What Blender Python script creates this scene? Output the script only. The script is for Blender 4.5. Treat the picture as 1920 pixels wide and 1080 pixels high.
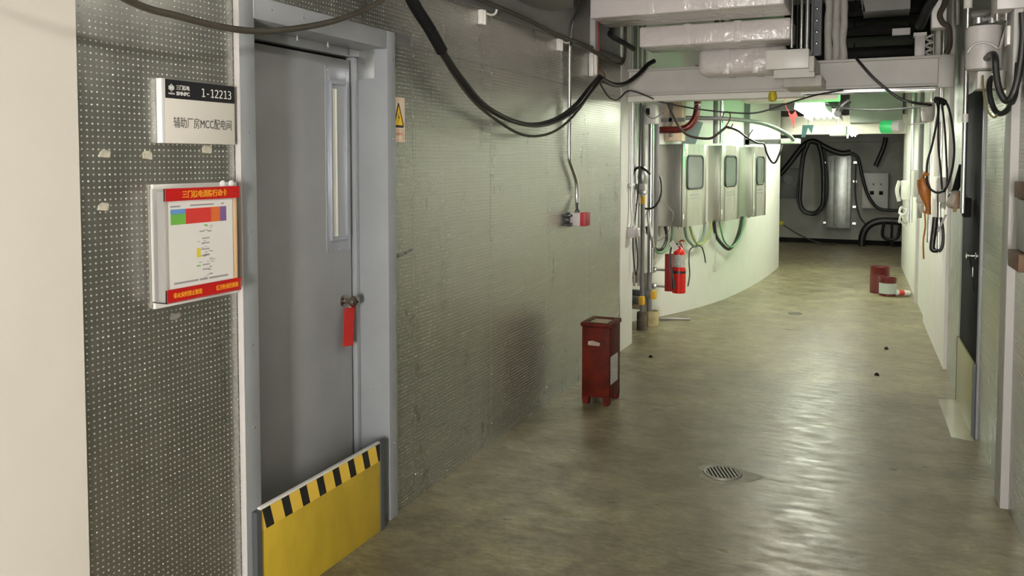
import bpy, bmesh, math, random
from mathutils import Vector, Matrix
random.seed(4)
S = bpy.context.scene
for o in list(bpy.data.objects): bpy.data.objects.remove(o, do_unlink=True)
COL = S.collection
# ------------------------------------------------------------------ camera, world, exposure
cd = bpy.data.cameras.new('camera'); cam = bpy.data.objects.new('camera', cd); COL.objects.link(cam)
cam.location = (0, 0, 1.65)
cam.rotation_euler = (math.radians(90-2.807), 0, math.radians(24.217))
cd.sensor_width = 36; cd.lens = 29.06; cd.shift_y = -0.0844; cd.clip_start = .05
S.camera = cam
W = bpy.data.worlds.new('world'); S.world = W; W.use_nodes = True
W.node_tree.nodes['Background'].inputs[0].default_value = (.8, .85, .8, 1)
W.node_tree.nodes['Background'].inputs[1].default_value = 0.02
S.view_settings.view_transform = 'Standard'; S.view_settings.look = 'None'
S.view_settings.gamma = 1; S.view_settings.exposure = 0.0
try: S.view_settings.use_curve_mapping = False
except Exception: pass
E_NEAR, E_MID, E_HALL, E_FAR, E_GREEN = 120.0, 90.0, 62.0, 100.0, 330.0   # tube strengths

# ------------------------------------------------------------------ materials
def mat(name, col, rough=.5, metal=0., noise=0., nscale=6., col2=None, bump=0., bscale=40., emit=None, estr=0., spec=None, stretch=None):
    m = bpy.data.materials.new(name); m.use_nodes = True
    nt = m.node_tree; b = nt.nodes['Principled BSDF']
    b.inputs['Base Color'].default_value = (*col, 1); b.inputs['Roughness'].default_value = rough
    b.inputs['Metallic'].default_value = metal
    if spec is not None: b.inputs['Specular IOR Level'].default_value = spec
    tc = nt.nodes.new('ShaderNodeTexCoord')
    src = tc.outputs['Object']
    if stretch:
        mp = nt.nodes.new('ShaderNodeMapping'); mp.inputs['Scale'].default_value = stretch
        nt.links.new(src, mp.inputs[0]); src = mp.outputs[0]
    if noise > 0:
        n = nt.nodes.new('ShaderNodeTexNoise'); n.inputs['Scale'].default_value = nscale; n.inputs['Detail'].default_value = 6
        n.inputs['Roughness'].default_value = .6
        nt.links.new(src, n.inputs['Vector'])
        mx = nt.nodes.new('ShaderNodeMix'); mx.data_type = 'RGBA'
        c2 = col2 or tuple(c*(1-noise) for c in col)
        mx.inputs['A'].default_value = (*col, 1); mx.inputs['B'].default_value = (*c2, 1)
        rp = nt.nodes.new('ShaderNodeValToRGB'); rp.color_ramp.elements[0].position = .35; rp.color_ramp.elements[1].position = .65
        nt.links.new(n.outputs['Fac'], rp.inputs[0]); nt.links.new(rp.outputs[0], mx.inputs['Factor'])
        nt.links.new(mx.outputs['Result'], b.inputs['Base Color'])
    if bump > 0:
        n2 = nt.nodes.new('ShaderNodeTexNoise'); n2.inputs['Scale'].default_value = bscale; n2.inputs['Detail'].default_value = 4
        nt.links.new(src, n2.inputs['Vector'])
        bp = nt.nodes.new('ShaderNodeBump'); bp.inputs['Strength'].default_value = bump; bp.inputs['Distance'].default_value = .02
        nt.links.new(n2.outputs['Fac'], bp.inputs['Height']); nt.links.new(bp.outputs[0], b.inputs['Normal'])
    if emit:
        b.inputs['Emission Color'].default_value = (*emit, 1); b.inputs['Emission Strength'].default_value = estr
    return m

def dimpled(name, col, pitch, rad, rough, axis='Y', hgt=.0022):
    """galvanised sheet with a square grid of pressed dimples, streaked and mottled"""
    m = mat(name, col, rough, .9); nt = m.node_tree; L = nt.links.new; b = nt.nodes['Principled BSDF']
    tc = nt.nodes.new('ShaderNodeTexCoord'); sp = nt.nodes.new('ShaderNodeSeparateXYZ'); L(tc.outputs['Object'], sp.inputs[0])
    def M(op, a, v=None, w=None):
        n = nt.nodes.new('ShaderNodeMath'); n.operation = op
        for i, x in enumerate((a, v, w)):
            if x is None: continue
            if isinstance(x, (int, float)): n.inputs[i].default_value = x
            else: L(x, n.inputs[i])
        return n.outputs[0]
    u = M('SUBTRACT', M('FRACT', M('DIVIDE', sp.outputs[axis], pitch)), .5)
    v = M('SUBTRACT', M('FRACT', M('DIVIDE', sp.outputs['Z'], pitch)), .5)
    d2 = M('ADD', M('MULTIPLY', u, u), M('MULTIPLY', v, v))
    r = rad/pitch
    dome = M('SQRT', M('MAXIMUM', M('SUBTRACT', 1.0, M('DIVIDE', d2, r*r)), 0.0))
    bp = nt.nodes.new('ShaderNodeBump'); bp.inputs['Strength'].default_value = 1; bp.inputs['Distance'].default_value = hgt
    L(dome, bp.inputs['Height']); L(bp.outputs[0], b.inputs['Normal'])
    # zinc: vertical streaks + blotches in roughness and tone
    mp = nt.nodes.new('ShaderNodeMapping'); mp.inputs['Scale'].default_value = (5, 5, 1.0); L(tc.outputs['Object'], mp.inputs[0])
    n1 = nt.nodes.new('ShaderNodeTexNoise'); n1.inputs['Scale'].default_value = 1.6; n1.inputs['Detail'].default_value = 7; L(mp.outputs[0], n1.inputs['Vector'])
    n2 = nt.nodes.new('ShaderNodeTexNoise'); n2.inputs['Scale'].default_value = 9; n2.inputs['Detail'].default_value = 8; n2.inputs['Roughness'].default_value = .7; L(tc.outputs['Object'], n2.inputs['Vector'])
    s = M('ADD', M('MULTIPLY', n1.outputs['Fac'], .55), M('MULTIPLY', n2.outputs['Fac'], .45))
    rm = nt.nodes.new('ShaderNodeMapRange'); rm.inputs[1].default_value = .35; rm.inputs[2].default_value = .65
    rm.inputs[3].default_value = rough-.03; rm.inputs[4].default_value = rough+.08; L(s, rm.inputs[0])
    isdot = M('GREATER_THAN', dome, .05)
    L(M('SUBTRACT', rm.outputs[0], M('MULTIPLY', isdot, .1)), b.inputs['Roughness'])
    mx = nt.nodes.new('ShaderNodeMix'); mx.data_type = 'RGBA'
    mx.inputs['A'].default_value = (*[c*.74 for c in col], 1); mx.inputs['B'].default_value = (*[min(1, c*1.15) for c in col], 1)
    L(s, mx.inputs['Factor'])
    mx2 = nt.nodes.new('ShaderNodeMix'); mx2.data_type = 'RGBA'; L(isdot, mx2.inputs['Factor'])
    L(mx.outputs['Result'], mx2.inputs['A']); mx2.inputs['B'].default_value = (.86, .85, .8, 1)  # lamp glint on the dimples put into the colour as pale dots
    L(mx2.outputs['Result'], b.inputs['Base Color'])
    return m

def floor_mat():
    m = mat('worn concrete', (.2, .19, .16), .3); nt = m.node_tree; L = nt.links.new; b = nt.nodes['Principled BSDF']
    tc = nt.nodes.new('ShaderNodeTexCoord')
    mp = nt.nodes.new('ShaderNodeMapping'); mp.inputs['Rotation'].default_value = (0, 0, math.radians(-14)); mp.inputs['Scale'].default_value = (1.0, 1.3, 1)
    L(tc.outputs['Object'], mp.inputs[0])
    n1 = nt.nodes.new('ShaderNodeTexNoise'); n1.inputs['Scale'].default_value = 3.2; n1.inputs['Detail'].default_value = 12; n1.inputs['Roughness'].default_value = .72; n1.inputs['Distortion'].default_value = .35
    L(mp.outputs[0], n1.inputs['Vector'])
    b.inputs['Specular IOR Level'].default_value = .34
    r1 = nt.nodes.new('ShaderNodeValToRGB'); e = r1.color_ramp.elements
    e[0].position = .28; e[0].color = (.10, .082, .054, 1); e[1].position = .72; e[1].color = (.31, .292, .192, 1)
    x = e.new(.46); x.color = (.172, .155, .102, 1)
    L(n1.outputs['Fac'], r1.inputs[0])
    n2 = nt.nodes.new('ShaderNodeTexNoise'); n2.inputs['Scale'].default_value = .7; n2.inputs['Detail'].default_value = 5; L(tc.outputs['Object'], n2.inputs['Vector'])
    r2 = nt.nodes.new('ShaderNodeValToRGB'); r2.color_ramp.elements[0].position = .35; r2.color_ramp.elements[0].color = (.72, .7, .66, 1)
    r2.color_ramp.elements[1].position = .65; r2.color_ramp.elements[1].color = (1.1, 1.08, 1.0, 1); L(n2.outputs['Fac'], r2.inputs[0])
    mx = nt.nodes.new('ShaderNodeMix'); mx.data_type = 'RGBA'; mx.blend_type = 'MULTIPLY'; mx.inputs['Factor'].default_value = 1
    L(r1.outputs[0], mx.inputs['A']); L(r2.outputs[0], mx.inputs['B'])
    n4 = nt.nodes.new('ShaderNodeTexNoise'); n4.inputs['Scale'].default_value = 26; n4.inputs['Detail'].default_value = 8; n4.inputs['Roughness'].default_value = .8
    mp4 = nt.nodes.new('ShaderNodeMapping'); mp4.inputs['Rotation'].default_value = (0, 0, math.radians(-12)); mp4.inputs['Scale'].default_value = (.7, 1.5, 1); L(tc.outputs['Object'], mp4.inputs[0]); L(mp4.outputs[0], n4.inputs['Vector'])
    r4 = nt.nodes.new('ShaderNodeValToRGB'); r4.color_ramp.elements[0].position = .3; r4.color_ramp.elements[0].color = (.62, .6, .57, 1)
    r4.color_ramp.elements[1].position = .7; r4.color_ramp.elements[1].color = (1.38, 1.36, 1.3, 1); L(n4.outputs['Fac'], r4.inputs[0])
    mx4 = nt.nodes.new('ShaderNodeMix'); mx4.data_type = 'RGBA'; mx4.blend_type = 'MULTIPLY'; mx4.inputs['Factor'].default_value = 1
    L(mx.outputs['Result'], mx4.inputs['A']); L(r4.outputs[0], mx4.inputs['B']); L(mx4.outputs['Result'], b.inputs['Base Color'])
    n3 = nt.nodes.new('ShaderNodeTexNoise'); n3.inputs['Scale'].default_value = 7; n3.inputs['Detail'].default_value = 8
    mp3 = nt.nodes.new('ShaderNodeMapping'); mp3.inputs['Rotation'].default_value = (0, 0, math.radians(-14)); mp3.inputs['Scale'].default_value = (1.0, 2.6, 1); L(tc.outputs['Object'], mp3.inputs[0]); L(mp3.outputs[0], n3.inputs['Vector'])
    rm = nt.nodes.new('ShaderNodeMapRange'); rm.inputs[1].default_value = .3; rm.inputs[2].default_value = .7; rm.inputs[3].default_value = .27; rm.inputs[4].default_value = .5
    L(n3.outputs['Fac'], rm.inputs[0]); L(rm.outputs[0], b.inputs['Roughness'])
    bp = nt.nodes.new('ShaderNodeBump'); bp.inputs['Strength'].default_value = .16; bp.inputs['Distance'].default_value = .02
    L(n3.outputs['Fac'], bp.inputs['Height']); L(bp.outputs[0], b.inputs['Normal'])
    return m

GALV = dimpled('dimpled zinc sheet', (.47, .475, .43), .0182, .0031, .29, 'Y')
ZINC = mat('plain zinc', (.6, .61, .6), .38, .9, .25, 8)
STEEL = mat('brushed stainless', (.60, .59, .55), .33, 1., .15, 3, stretch=(3, 3, .6), bump=.02, bscale=60)
CHROME = mat('bright conduit', (.75, .75, .76), .2, 1.)
FRAME = mat('grey door paint', (.28, .295, .31), .42, .0, .08, 5)
FRAMEL = mat('satin aluminium frame', (.42, .44, .48), .38, .55)
DOORP = mat('grey door leaf paint', (.31, .315, .32), .45, 0, .12, 3, bump=.02, bscale=300)
SCREW = mat('screw', (.9, .9, .88), .25, .9)
WHITE = mat('white wall paint', (.74, .73, .68), .55, 0, .05, 3, bump=.03, bscale=80)
CREAM = mat('cream wall paint', (.74, .70, .62), .6, 0, .05, 2)
GREYP = mat('grey concrete paint', (.27, .265, .25), .6, 0, .15, 4)
CEIL = mat('dark concrete soffit', (.12, .115, .1), .8, 0, .2, 3)
BACK = mat('far grey wall', (.33, .32, .29), .7, 0, .2, 3)
BEAM = mat('pale grey beam paint', (.58, .565, .53), .45, 0, .1, 4)
FOIL = mat('white foil wrap', (.72, .67, .66), .17, .0, .06, 3, bump=1., bscale=11)
WRAP = mat('white fabric wrap', (.55, .53, .49), .6, 0, .15, 10, bump=.3, bscale=20)
BLACK = mat('black rubber', (.012, .012, .012), .42)
BLACKD = mat('matt black', (.005, .005, .005), .8, spec=.2)
BRCABLE = mat('dusty brown cable', (.06, .05, .035), .6, 0, .3, 20)
GREENC = mat('green earth cable', (.12, .28, .14), .45)
YGREEN = mat('yellow green cable', (.30, .36, .10), .45)
PLAST = mat('white plastic', (.74, .72, .68), .35)
PLASTG = mat('pale grey plastic', (.50, .48, .47), .4)
ACRYL = mat('milky acrylic', (.80, .79, .80), .12)
CLEAR = mat('clear acrylic', (.92, .93, .95), .04); CLEAR.node_tree.nodes['Principled BSDF'].inputs['Transmission Weight'].default_value = .9
CLEAR.node_tree.nodes['Principled BSDF'].inputs['IOR'].default_value = 1.15
PAPER = mat('paper', (.72, .68, .63), .7)
MANILA = mat('manila folder', (.80, .52, .28), .7)
SIGNW = mat('sign white', (.72, .69, .62), .4)
SIGNK = mat('sign black', (.012, .012, .016), .35)
INK = mat('black ink', (.02, .02, .02), .6)
INKG = mat('grey ink', (.32, .32, .32), .6)
WINK = mat('white ink', (.80, .79, .74), .5)
RED = mat('sign red', (.50, .006, .006), .45)
YELT = mat('yellow lettering', (.80, .36, .02), .5)
YELB = mat('ochre board paint', (.58, .41, .035), .5, 0, .25, 5, stretch=(1, 1, .4))
TAPEY = mat('hazard tape yellow', (.78, .52, .07), .45)
TAPEK = mat('hazard tape black', (.012, .012, .012), .5)
EDGE = mat('board edge white', (.72, .70, .66), .5)
TAGR = mat('red tag', (.44, .018, .014), .5)
WARNB = mat('warning card cream', (.82, .66, .50), .5)
WARNY = mat('warning yellow', (.90, .58, .03), .45)
WARNR = mat('warning red ink', (.55, .22, .18), .6)
PRB = mat('print blue', (.13, .30, .62), .6); PRG = mat('print green', (.16, .45, .07), .6)
PRR = mat('print red', (.62, .04, .03), .6); PRO = mat('print orange', (.66, .15, .03), .6)
PRP = mat('print purple', (.20, .11, .30), .6); PRY = mat('print yellow', (.75, .60, .05), .6)
BINR = mat('dark red enamel', (.092, .009, .003), .6, 0, .35, 14, col2=(.045, .006, .003), spec=.12)
BINTOP = mat('dusty buff lid', (.34, .31, .18), .6, 0, .2, 15)
SCUFF = mat('scuffed primer', (.36, .30, .26), .7, 0, .4, 25)
EXTR = mat('extinguisher red', (.55, .012, .008), .28)
EXTD = mat('extinguisher bracket red', (.25, .010, .008), .4)
LABEL = mat('label silver', (.50, .50, .46), .45, 0, .5, 60)
GLASS = mat('cabinet window pane', (.45, .49, .46), .08); GLASS.node_tree.nodes['Principled BSDF'].inputs['Alpha'].default_value = .22
GASK = mat('dark rubber gasket', (.02, .025, .025), .5)
PIPEG = mat('grey painted pipe', (.17, .17, .165), .5, 0, .15, 8)
BUFF = mat('buff sleeve paint', (.55, .47, .24), .6, 0, .35, 9)
RUST = mat('rusty foot', (.13, .10, .07), .8, 0, .6, 14)
OCHRE = mat('yellow pipe end', (.72, .42, .02), .5)
DGREY = mat('dark grey steel', (.09, .095, .1), .5, .3)
PLY = mat('buff painted plate', (.62, .50, .34), .6, 0, .2, 5)
REDPIPE = mat('red painted pipe', (.12, .008, .005), .3, 0, .4, 9)
GPLATE = mat('grey green plate', (.17, .24, .22), .5)
RUSTW = mat('rusty wire', (.13, .05, .02), .7)
CLOTHR = mat('red cloth', (.22, .008, .006), .8); CLOTHB = mat('blue cloth', (.14, .19, .28), .8)
YBAG = mat('yellow plastic', (.60, .48, .02), .5)
NAVY = mat('dark navy door paint', (.010, .011, .015), .8, .0, spec=.12)
OLIVE = mat('olive barrier board', (.34, .33, .15), .3)
WOOD = mat('dirty wood', (.14, .08, .045), .7, 0, .4, 12)
ORANGE = mat('orange tape wrap', (.62, .22, .04), .4, 0, .4, 14)
SHEETP = mat('crumpled plastic', (.50, .47, .40), .3, 0, .2, 12, bump=.4, bscale=30)
CANR = mat('paint can red', (.12, .008, .008), .4, 0, .3, 14)
CANL = mat('paint can label', (.42, .46, .42), .5)
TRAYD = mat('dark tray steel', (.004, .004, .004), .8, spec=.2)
TRAYR = mat('dark red cable', (.09, .014, .008), .6)
GRATE = mat('cast drain grate', (.22, .21, .17), .5, .4)
MORTAR = mat('pale mortar', (.33, .32, .25), .7, 0, .3, 20)
GLUE = mat('glue residue', (.62, .58, .47), .8, 0, .25, 60)
WET = mat('polished floor patch', (.42, .41, .30), .12, 0, .1, 5)
EXITG = mat('green exit lens', (.02, .35, .1), .4, emit=(.03, 1, .2), estr=1)
EXITB = mat('green exit body', (.05, .42, .14), .35, emit=(.06, 1, .25), estr=.22)
EXITG.node_tree.nodes['Principled BSDF'].inputs['Emission Strength'].default_value = E_GREEN
def tube_mat(n, s, c=(1, .97, .9)):
    return mat(n, (.9, .9, .9), .4, emit=c, estr=s)
T_NEAR = tube_mat('tube near', E_NEAR, (1, .96, .90)); T_OVER = tube_mat('tube overhead', 21.0, (1, .96, .88)); T_CROSS = tube_mat('tube upright', 650.0, (1, .95, .91)); T_MID = tube_mat('tube middle', E_MID, (1, .98, .86))
T_HALL = tube_mat('tube hall', E_HALL, (.94, 1, .82)); T_FAR = tube_mat('tube far', E_FAR)
LAMPW = mat('lamp housing white', (.7, .7, .66), .4)

# ------------------------------------------------------------------ mesh builder
class MB:
    def __init__(s, xf=None): s.bm = bmesh.new(); s.xf = xf
    def _add(s, bm2):
        if s.xf: bm2.transform(s.xf)
        me = bpy.data.meshes.new('tmp'); bm2.to_mesh(me); bm2.free(); s.bm.from_mesh(me); bpy.data.meshes.remove(me)
    def box(s, x0, x1, y0, y1, z0, z1, bev=0., rot=None):
        b = bmesh.new(); bmesh.ops.create_cube(b, size=1)
        for v in b.verts:
            v.co = Vector(((x0+x1)/2+v.co.x*(x1-x0), (y0+y1)/2+v.co.y*(y1-y0), (z0+z1)/2+v.co.z*(z1-z0)))
        if bev: bmesh.ops.bevel(b, geom=b.edges[:], offset=bev, segments=2, affect='EDGES', profile=.5)
        if rot:
            c = Vector(((x0+x1)/2, (y0+y1)/2, (z0+z1)/2))
            b.transform(Matrix.Translation(c) @ rot @ Matrix.Translation(-c))
        s._add(b); return s
    def tube(s, pts, r, n=8, smooth=True, caps=True):
        P = [Vector(p) for p in pts]
        if smooth and len(P) > 2: P = catmull(P)
        b = bmesh.new(); rings = []; up = None
        for i, p in enumerate(P):
            t = (P[min(i+1, len(P)-1)]-P[max(i-1, 0)]).normalized()
            if up is None:
                up = Vector((0, 0, 1)) if abs(t.z) < .9 else Vector((0, 1, 0))
            a = (up-t*up.dot(t)).normalized(); c = t.cross(a); up = a
            rr = r(i/(len(P)-1)) if callable(r) else r
            rings.append([b.verts.new(p+(a*math.cos(k*2*math.pi/n)+c*math.sin(k*2*math.pi/n))*rr) for k in range(n)])
        for A, B in zip(rings, rings[1:]):
            for k in range(n): b.faces.new((A[k], A[(k+1) % n], B[(k+1) % n], B[k]))
        if caps: b.faces.new(rings[0][::-1]); b.faces.new(rings[-1])
        s._add(b); return s
    def lathe(s, prof, c=(0, 0, 0), n=28, axis=None, caps=True):
        b = bmesh.new(); rings = []
        for r, z in prof:
            rings.append([b.verts.new((r*math.cos(k*2*math.pi/n), r*math.sin(k*2*math.pi/n), z)) for k in range(n)])
        for A, B in zip(rings, rings[1:]):
            for k in range(n): b.faces.new((A[k], A[(k+1) % n], B[(k+1) % n], B[k]))
        if caps and prof[0][0] > 1e-5: b.faces.new(rings[0][::-1])
        if caps and prof[-1][0] > 1e-5: b.faces.new(rings[-1])
        if axis: b.transform(Vector((0, 0, 1)).rotation_difference(Vector(axis)).to_matrix().to_4x4())
        b.transform(Matrix.Translation(c)); bmesh.ops.remove_doubles(b, verts=b.verts, dist=1e-6)
        bmesh.ops.recalc_face_normals(b, faces=b.faces); s._add(b); return s
    def prism(s, poly, d):
        """polygon of 3-D points swept along vector d"""
        b = bmesh.new(); d = Vector(d)
        A = [b.verts.new(Vector(p)) for p in poly]; B = [b.verts.new(Vector(p)+d) for p in poly]
        n = len(A); b.faces.new(A[::-1]); b.faces.new(B)
        for k in range(n): b.faces.new((A[k], A[(k+1) % n], B[(k+1) % n], B[k]))
        bmesh.ops.recalc_face_normals(b, faces=b.faces); s._add(b); return s
    def sheet(s, grid):
        b = bmesh.new(); V = [[b.verts.new(Vector(p)) for p in row] for row in grid]
        for i in range(len(V)-1):
            for j in range(len(V[0])-1): b.faces.new((V[i][j], V[i+1][j], V[i+1][j+1], V[i][j+1]))
        s._add(b); return s

def catmull(P, k=8):
    out = []
    for i in range(len(P)-1):
        p0 = P[i-1] if i else P[0]*2-P[1]; p1, p2 = P[i], P[i+1]; p3 = P[i+2] if i+2 < len(P) else P[-1]*2-P[-2]
        for j in range(k):
            t = j/k
            out.append(.5*((2*p1)+(p2-p0)*t+(2*p0-5*p1+4*p2-p3)*t*t+(3*p1-p0-3*p2+p3)*t**3))
    out.append(P[-1]); return out

def islands(bm):
    seen = set(); out = []
    for v in bm.verts:
        if v in seen: continue
        st = [v]; isl = []; seen.add(v)
        while st:
            q = st.pop(); isl.append(q)
            for e in q.link_edges:
                o = e.other_vert(q)
                if o not in seen: seen.add(o); st.append(o)
        out.append(isl)
    return out
def each(name, mb, m, parent, flat=False):
    """one object for every separate piece"""
    mb.bm.verts.index_update()
    for isl in islands(mb.bm):
        ids = {v: i for i, v in enumerate(isl)}; b = MB()
        nv = [b.bm.verts.new(v.co) for v in isl]
        fs = {f for v in isl for f in v.link_faces}
        for f in fs: b.bm.faces.new([nv[ids[v]] for v in f.verts])
        obj(name, b, m, parent, flat)
    mb.bm.free()
def obj(name, mb, m, parent=None, flat=False, label=None):
    me = bpy.data.meshes.new(name); mb.bm.to_mesh(me); mb.bm.free(); me.materials.append(m)
    if not flat:
        me.polygons.foreach_set('use_smooth', [True]*len(me.polygons)); me.set_sharp_from_angle(angle=math.radians(38))
    o = bpy.data.objects.new(name, me); COL.objects.link(o)
    if parent: setpar(o, parent)
    if label: o['label'] = label
    return o
def wloc(o):
    return o.location + (wloc(o.parent) if o.parent and o.get('_e') else Vector((0, 0, 0)))
def setpar(o, p):
    o.parent = p
    if p.type == 'EMPTY': o.matrix_parent_inverse = Matrix.Translation(p.location).inverted()
def tag(o, label, cat, group=None):
    o['label'] = label; o['category'] = cat; o['kind'] = 'thing'
    if group: o['group'] = group
    return o
def thing(name, label, cat, loc, group=None):
    o = bpy.data.objects.new(name, None); COL.objects.link(o); o.location = loc; o.empty_display_size = .05
    return tag(o, label, cat, group)
def struct(name, mb, m, parent=None, flat=False):
    o = obj(name, mb, m, parent, flat)
    if not parent: o['kind'] = 'structure'
    return o
def one(name, mb, m, label, cat, group=None): return tag(obj(name, mb, m), label, cat, group)

MONO = None
try:
    import os
    MONO = bpy.data.fonts.load(os.path.join(bpy.utils.system_resource('DATAFILES', path='fonts'), 'DejaVuSansMono.woff2'))
except Exception: MONO = None
def text(body, m, parent, name, c, w, h, right=(0, 1, 0), up=(0, 0, 1), thick=.0005, bold=0., mono=False):
    """lettering fitted into a w x h box centred on c, lying in the plane of right and up"""
    cu = bpy.data.curves.new('t', 'FONT'); cu.body = body; cu.extrude = .01; cu.offset = bold; cu.resolution_u = 3
    if mono and MONO: cu.font = MONO
    o = bpy.data.objects.new('t', cu); COL.objects.link(o)
    bpy.context.view_layer.update(); dg = bpy.context.evaluated_depsgraph_get()
    me = bpy.data.meshes.new_from_object(o.evaluated_get(dg)); bpy.data.objects.remove(o)
    R = Vector(right).normalized(); U = Vector(up).normalized(); N = R.cross(U); C = Vector(c)
    if not me.vertices: return None
    xs = [v.co.x for v in me.vertices]; ys = [v.co.y for v in me.vertices]
    sx = w/(max(xs)-min(xs)); sy = h/max(1e-6, max(ys)-min(ys)); cx = (max(xs)+min(xs))/2; cy = (max(ys)+min(ys))/2
    for v in me.vertices:
        v.co = C+R*((v.co.x-cx)*sx)+U*((v.co.y-cy)*sy)+N*(v.co.z/.01*thick)
    me.materials.clear(); me.materials.append(m)
    t = bpy.data.objects.new(name, me); COL.objects.link(t); setpar(t, parent); return t

# ================================================================== THE SETTING
struct('floor', MB().box(-5, 3.5, -4.5, 18.2, -.1, 0), floor_mat())
struct('ceiling', MB().box(-5, 3.5, -4.5, 18.2, 3.3, 3.4), CEIL)
WX = -2.06                                            # face of the left wall
struct('wall_left_near', MB().box(-2.5, -2.05, -4.5, 1.612, 0, 3.3), CREAM)
seams = [3.23, 3.42, 4.28, 5.14, 5.98, 6.84]
w = MB()
g = .0016
w.box(-2.10, WX, 1.612, 2.236, 0, 2.50)
w.box(-2.10, WX, 2.236, 2.86-g, 2.232, 2.50).box(-2.10, WX, 2.86+g, 3.42-g, 2.232, 2.50)
for a, b_ in zip(seams, seams[1:]):
    w.box(-2.10, WX, a+g, b_-g, 0, 2.19-g)
for a, b_ in zip(seams[1:], seams[2:]): w.box(-2.10, WX, a+g, b_-g, 2.19+g, 2.50)
struct('wall_left', w, GALV)
struct('wall_left_backing', MB().box(-2.098, -2.0655, 3.235, 6.84, .005, 2.495), PIPEG)
struct('wall_left_core', MB().box(-2.5, -2.1005, 1.612, 2.236, 0, 3.3).box(-2.5, -2.1, 3.23, 7.22, 0, 3.3).box(-2.5, -2.1, 2.236, 3.23, 2.3, 3.3).box(-2.5, -2.3, 2.236, 3.23, 0, 2.3), GREYP)
struct('wall_left_upper', MB().box(-2.12, -2.065, 1.612, 6.84, 2.52, 3.3), GREYP)
struct('trim_1', MB().box(-2.09, -2.03, 1.612, 6.84, 2.488, 2.522, .003), PIPEG)
sc = MB()
for y in seams[1:]:
    for z in [.12+.29*i for i in range(8)]:
        sc.lathe([(.006, 0), (.005, .003), (.0, .004)], (WX, y+.012, z), 8, (1, 0, 0))
for y in seams[1:-1]:
    for z in (2.25, 2.42): sc.lathe([(.006, 0), (.005, .003), (.0, .004)], (WX, y+.012, z), 8, (1, 0, 0))
struct('trim_2', sc, SCREW)
struct('wall_left_column', MB().box(-2.5, -2.055, 6.845, 7.22, 0, 3.3), WHITE)
# curved shield wall
cw = [(-3.4, 7.0), (-2.75, 7.6), (-2.45, 8.0), (-2.28, 8.32), (-2.115, 8.65), (-1.93, 9.15), (-1.763, 9.75), (-1.66, 10.35), (-1.59, 10.95), (-1.53, 11.7), (-1.49, 12.44), (-1.47, 13.4)]
pts = catmull([Vector((x, y, 0)) for x, y in cw], 6)
poly = [(p.x, p.y, 0) for p in pts] + [(-3.4, 13.4, 0)]
struct('wall_left_curved', MB().prism(poly, (0, 0, 3.3)), WHITE)
struct('wall_back', MB().box(-5, 3.5, 17.7, 17.9, 0, 3.3), BACK)
struct('baseboard_back', MB().box(-5, 3.5, 17.66, 17.7, 0, .09), BLACKD)
struct('wall_behind', MB().box(-5, 3.5, -4.6, -4.5, 0, 3.3), CREAM)
# right wall runs slightly towards the left wall: local frame, x = 0 on its face, y along it
RWX = Matrix.Translation((.703, 0, 0)) @ Matrix.Rotation(math.atan(.03), 4, 'Z')
def R(): return MB(RWX)
def rw(y, dx=0., z=0.): return RWX @ Vector((dx, y, z))
struct('wall_right_near', R().box(0, .06, -4.5, 4.47, 0, 3.3), GALV)
struct('trim_3', R().box(-.035, .06, 4.47, 4.64, 0, 3.3, .003), mat('grey trim paint', (.40, .395, .38), .5))
struct('wall_right', R().box(0, .06, 4.64, 5.53, 0, 3.3).box(0, .06, 5.53, 6.5, 2.16, 3.3), GALV)
struct('wall_right_panel', R().box(0, .06, 6.5, 7.32, 0, 3.3), ZINC)
struct('wall_right_core', R().box(.12, .5, -4.5, 7.32, 0, 3.3), GREYP)
struct('wall_right_pilaster', R().box(-.025, .5, 7.33, 9.45, 0, 3.3), WHITE)
struct('wall_right_far', R().box(.0, .5, 9.45, 14.3, 0, 3.3), WHITE)
struct('trim_4', R().box(-.03, .01, 10.6, 10.72, 0, 3.3), PLASTG)

# --------------------------------------------------------------- left door
d = bpy.data.objects.new('door_1', None); COL.objects.link(d); d.location = (-2.2, 2.7, 0); d['kind'] = 'structure'
d['label'] = 'grey steel door with slim vision window in the left wall'
f = MB()
f.box(-2.24, -2.035, 2.236, 2.31, 0, 2.232, .002).box(-2.24, -2.035, 3.164, 3.232, 0, 2.232, .002).box(-2.24, -2.0352, 2.31, 3.164, 2.152, 2.232, .002)
f.box(-2.24, -2.19, 2.31, 3.164, 2.116, 2.152, .001).box(-2.24, -2.19, 3.136, 3.164, 0, 2.152, .001)
obj('door_frame', f, FRAME, d)
obj('frame_edge', MB().box(-2.058, -2.034, 2.230, 2.2355, 0, 2.5, .001).box(-2.04, -2.0335, 2.305, 2.310, 2.155, 2.24), PLASTG, d)
obj('corner_bracket', MB().box(-2.185, -2.182, 3.09, 3.163, 2.12, 2.15).box(-2.189, -2.10, 3.159, 3.1635, 2.02, 2.15, .001), ZINC, d)
obj('door_leaf', MB().box(-2.25, -2.205, 2.312, 3.118, .01, 2.102, .002), DOORP, d)
obj('door_gap_seal', MB().box(-2.26, -2.236, 2.311, 3.136, .005, 2.115), BLACKD, d)
v = MB()
for (y0, y1, z0, z1) in ((2.935, 2.965, 1.25, 2.06), (3.085, 3.112, 1.25, 2.06), (2.965, 3.085, 1.25, 1.31), (2.965, 3.085, 1.99, 2.06)):
    v.box(-2.206, -2.202, y0, y1, z0, z1, .0008)
for (y0, y1, z0, z1) in ((2.957, 2.968, 1.30, 2.0), (3.068, 3.084, 1.30, 2.0), (2.968, 3.068, 1.30, 1.315), (2.968, 3.068, 1.985, 2.0)):
    v.box(-2.205, -2.188, y0, y1, z0, z1, .002)
vf = obj('vision_frame', v, FRAMEL, d)
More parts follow.
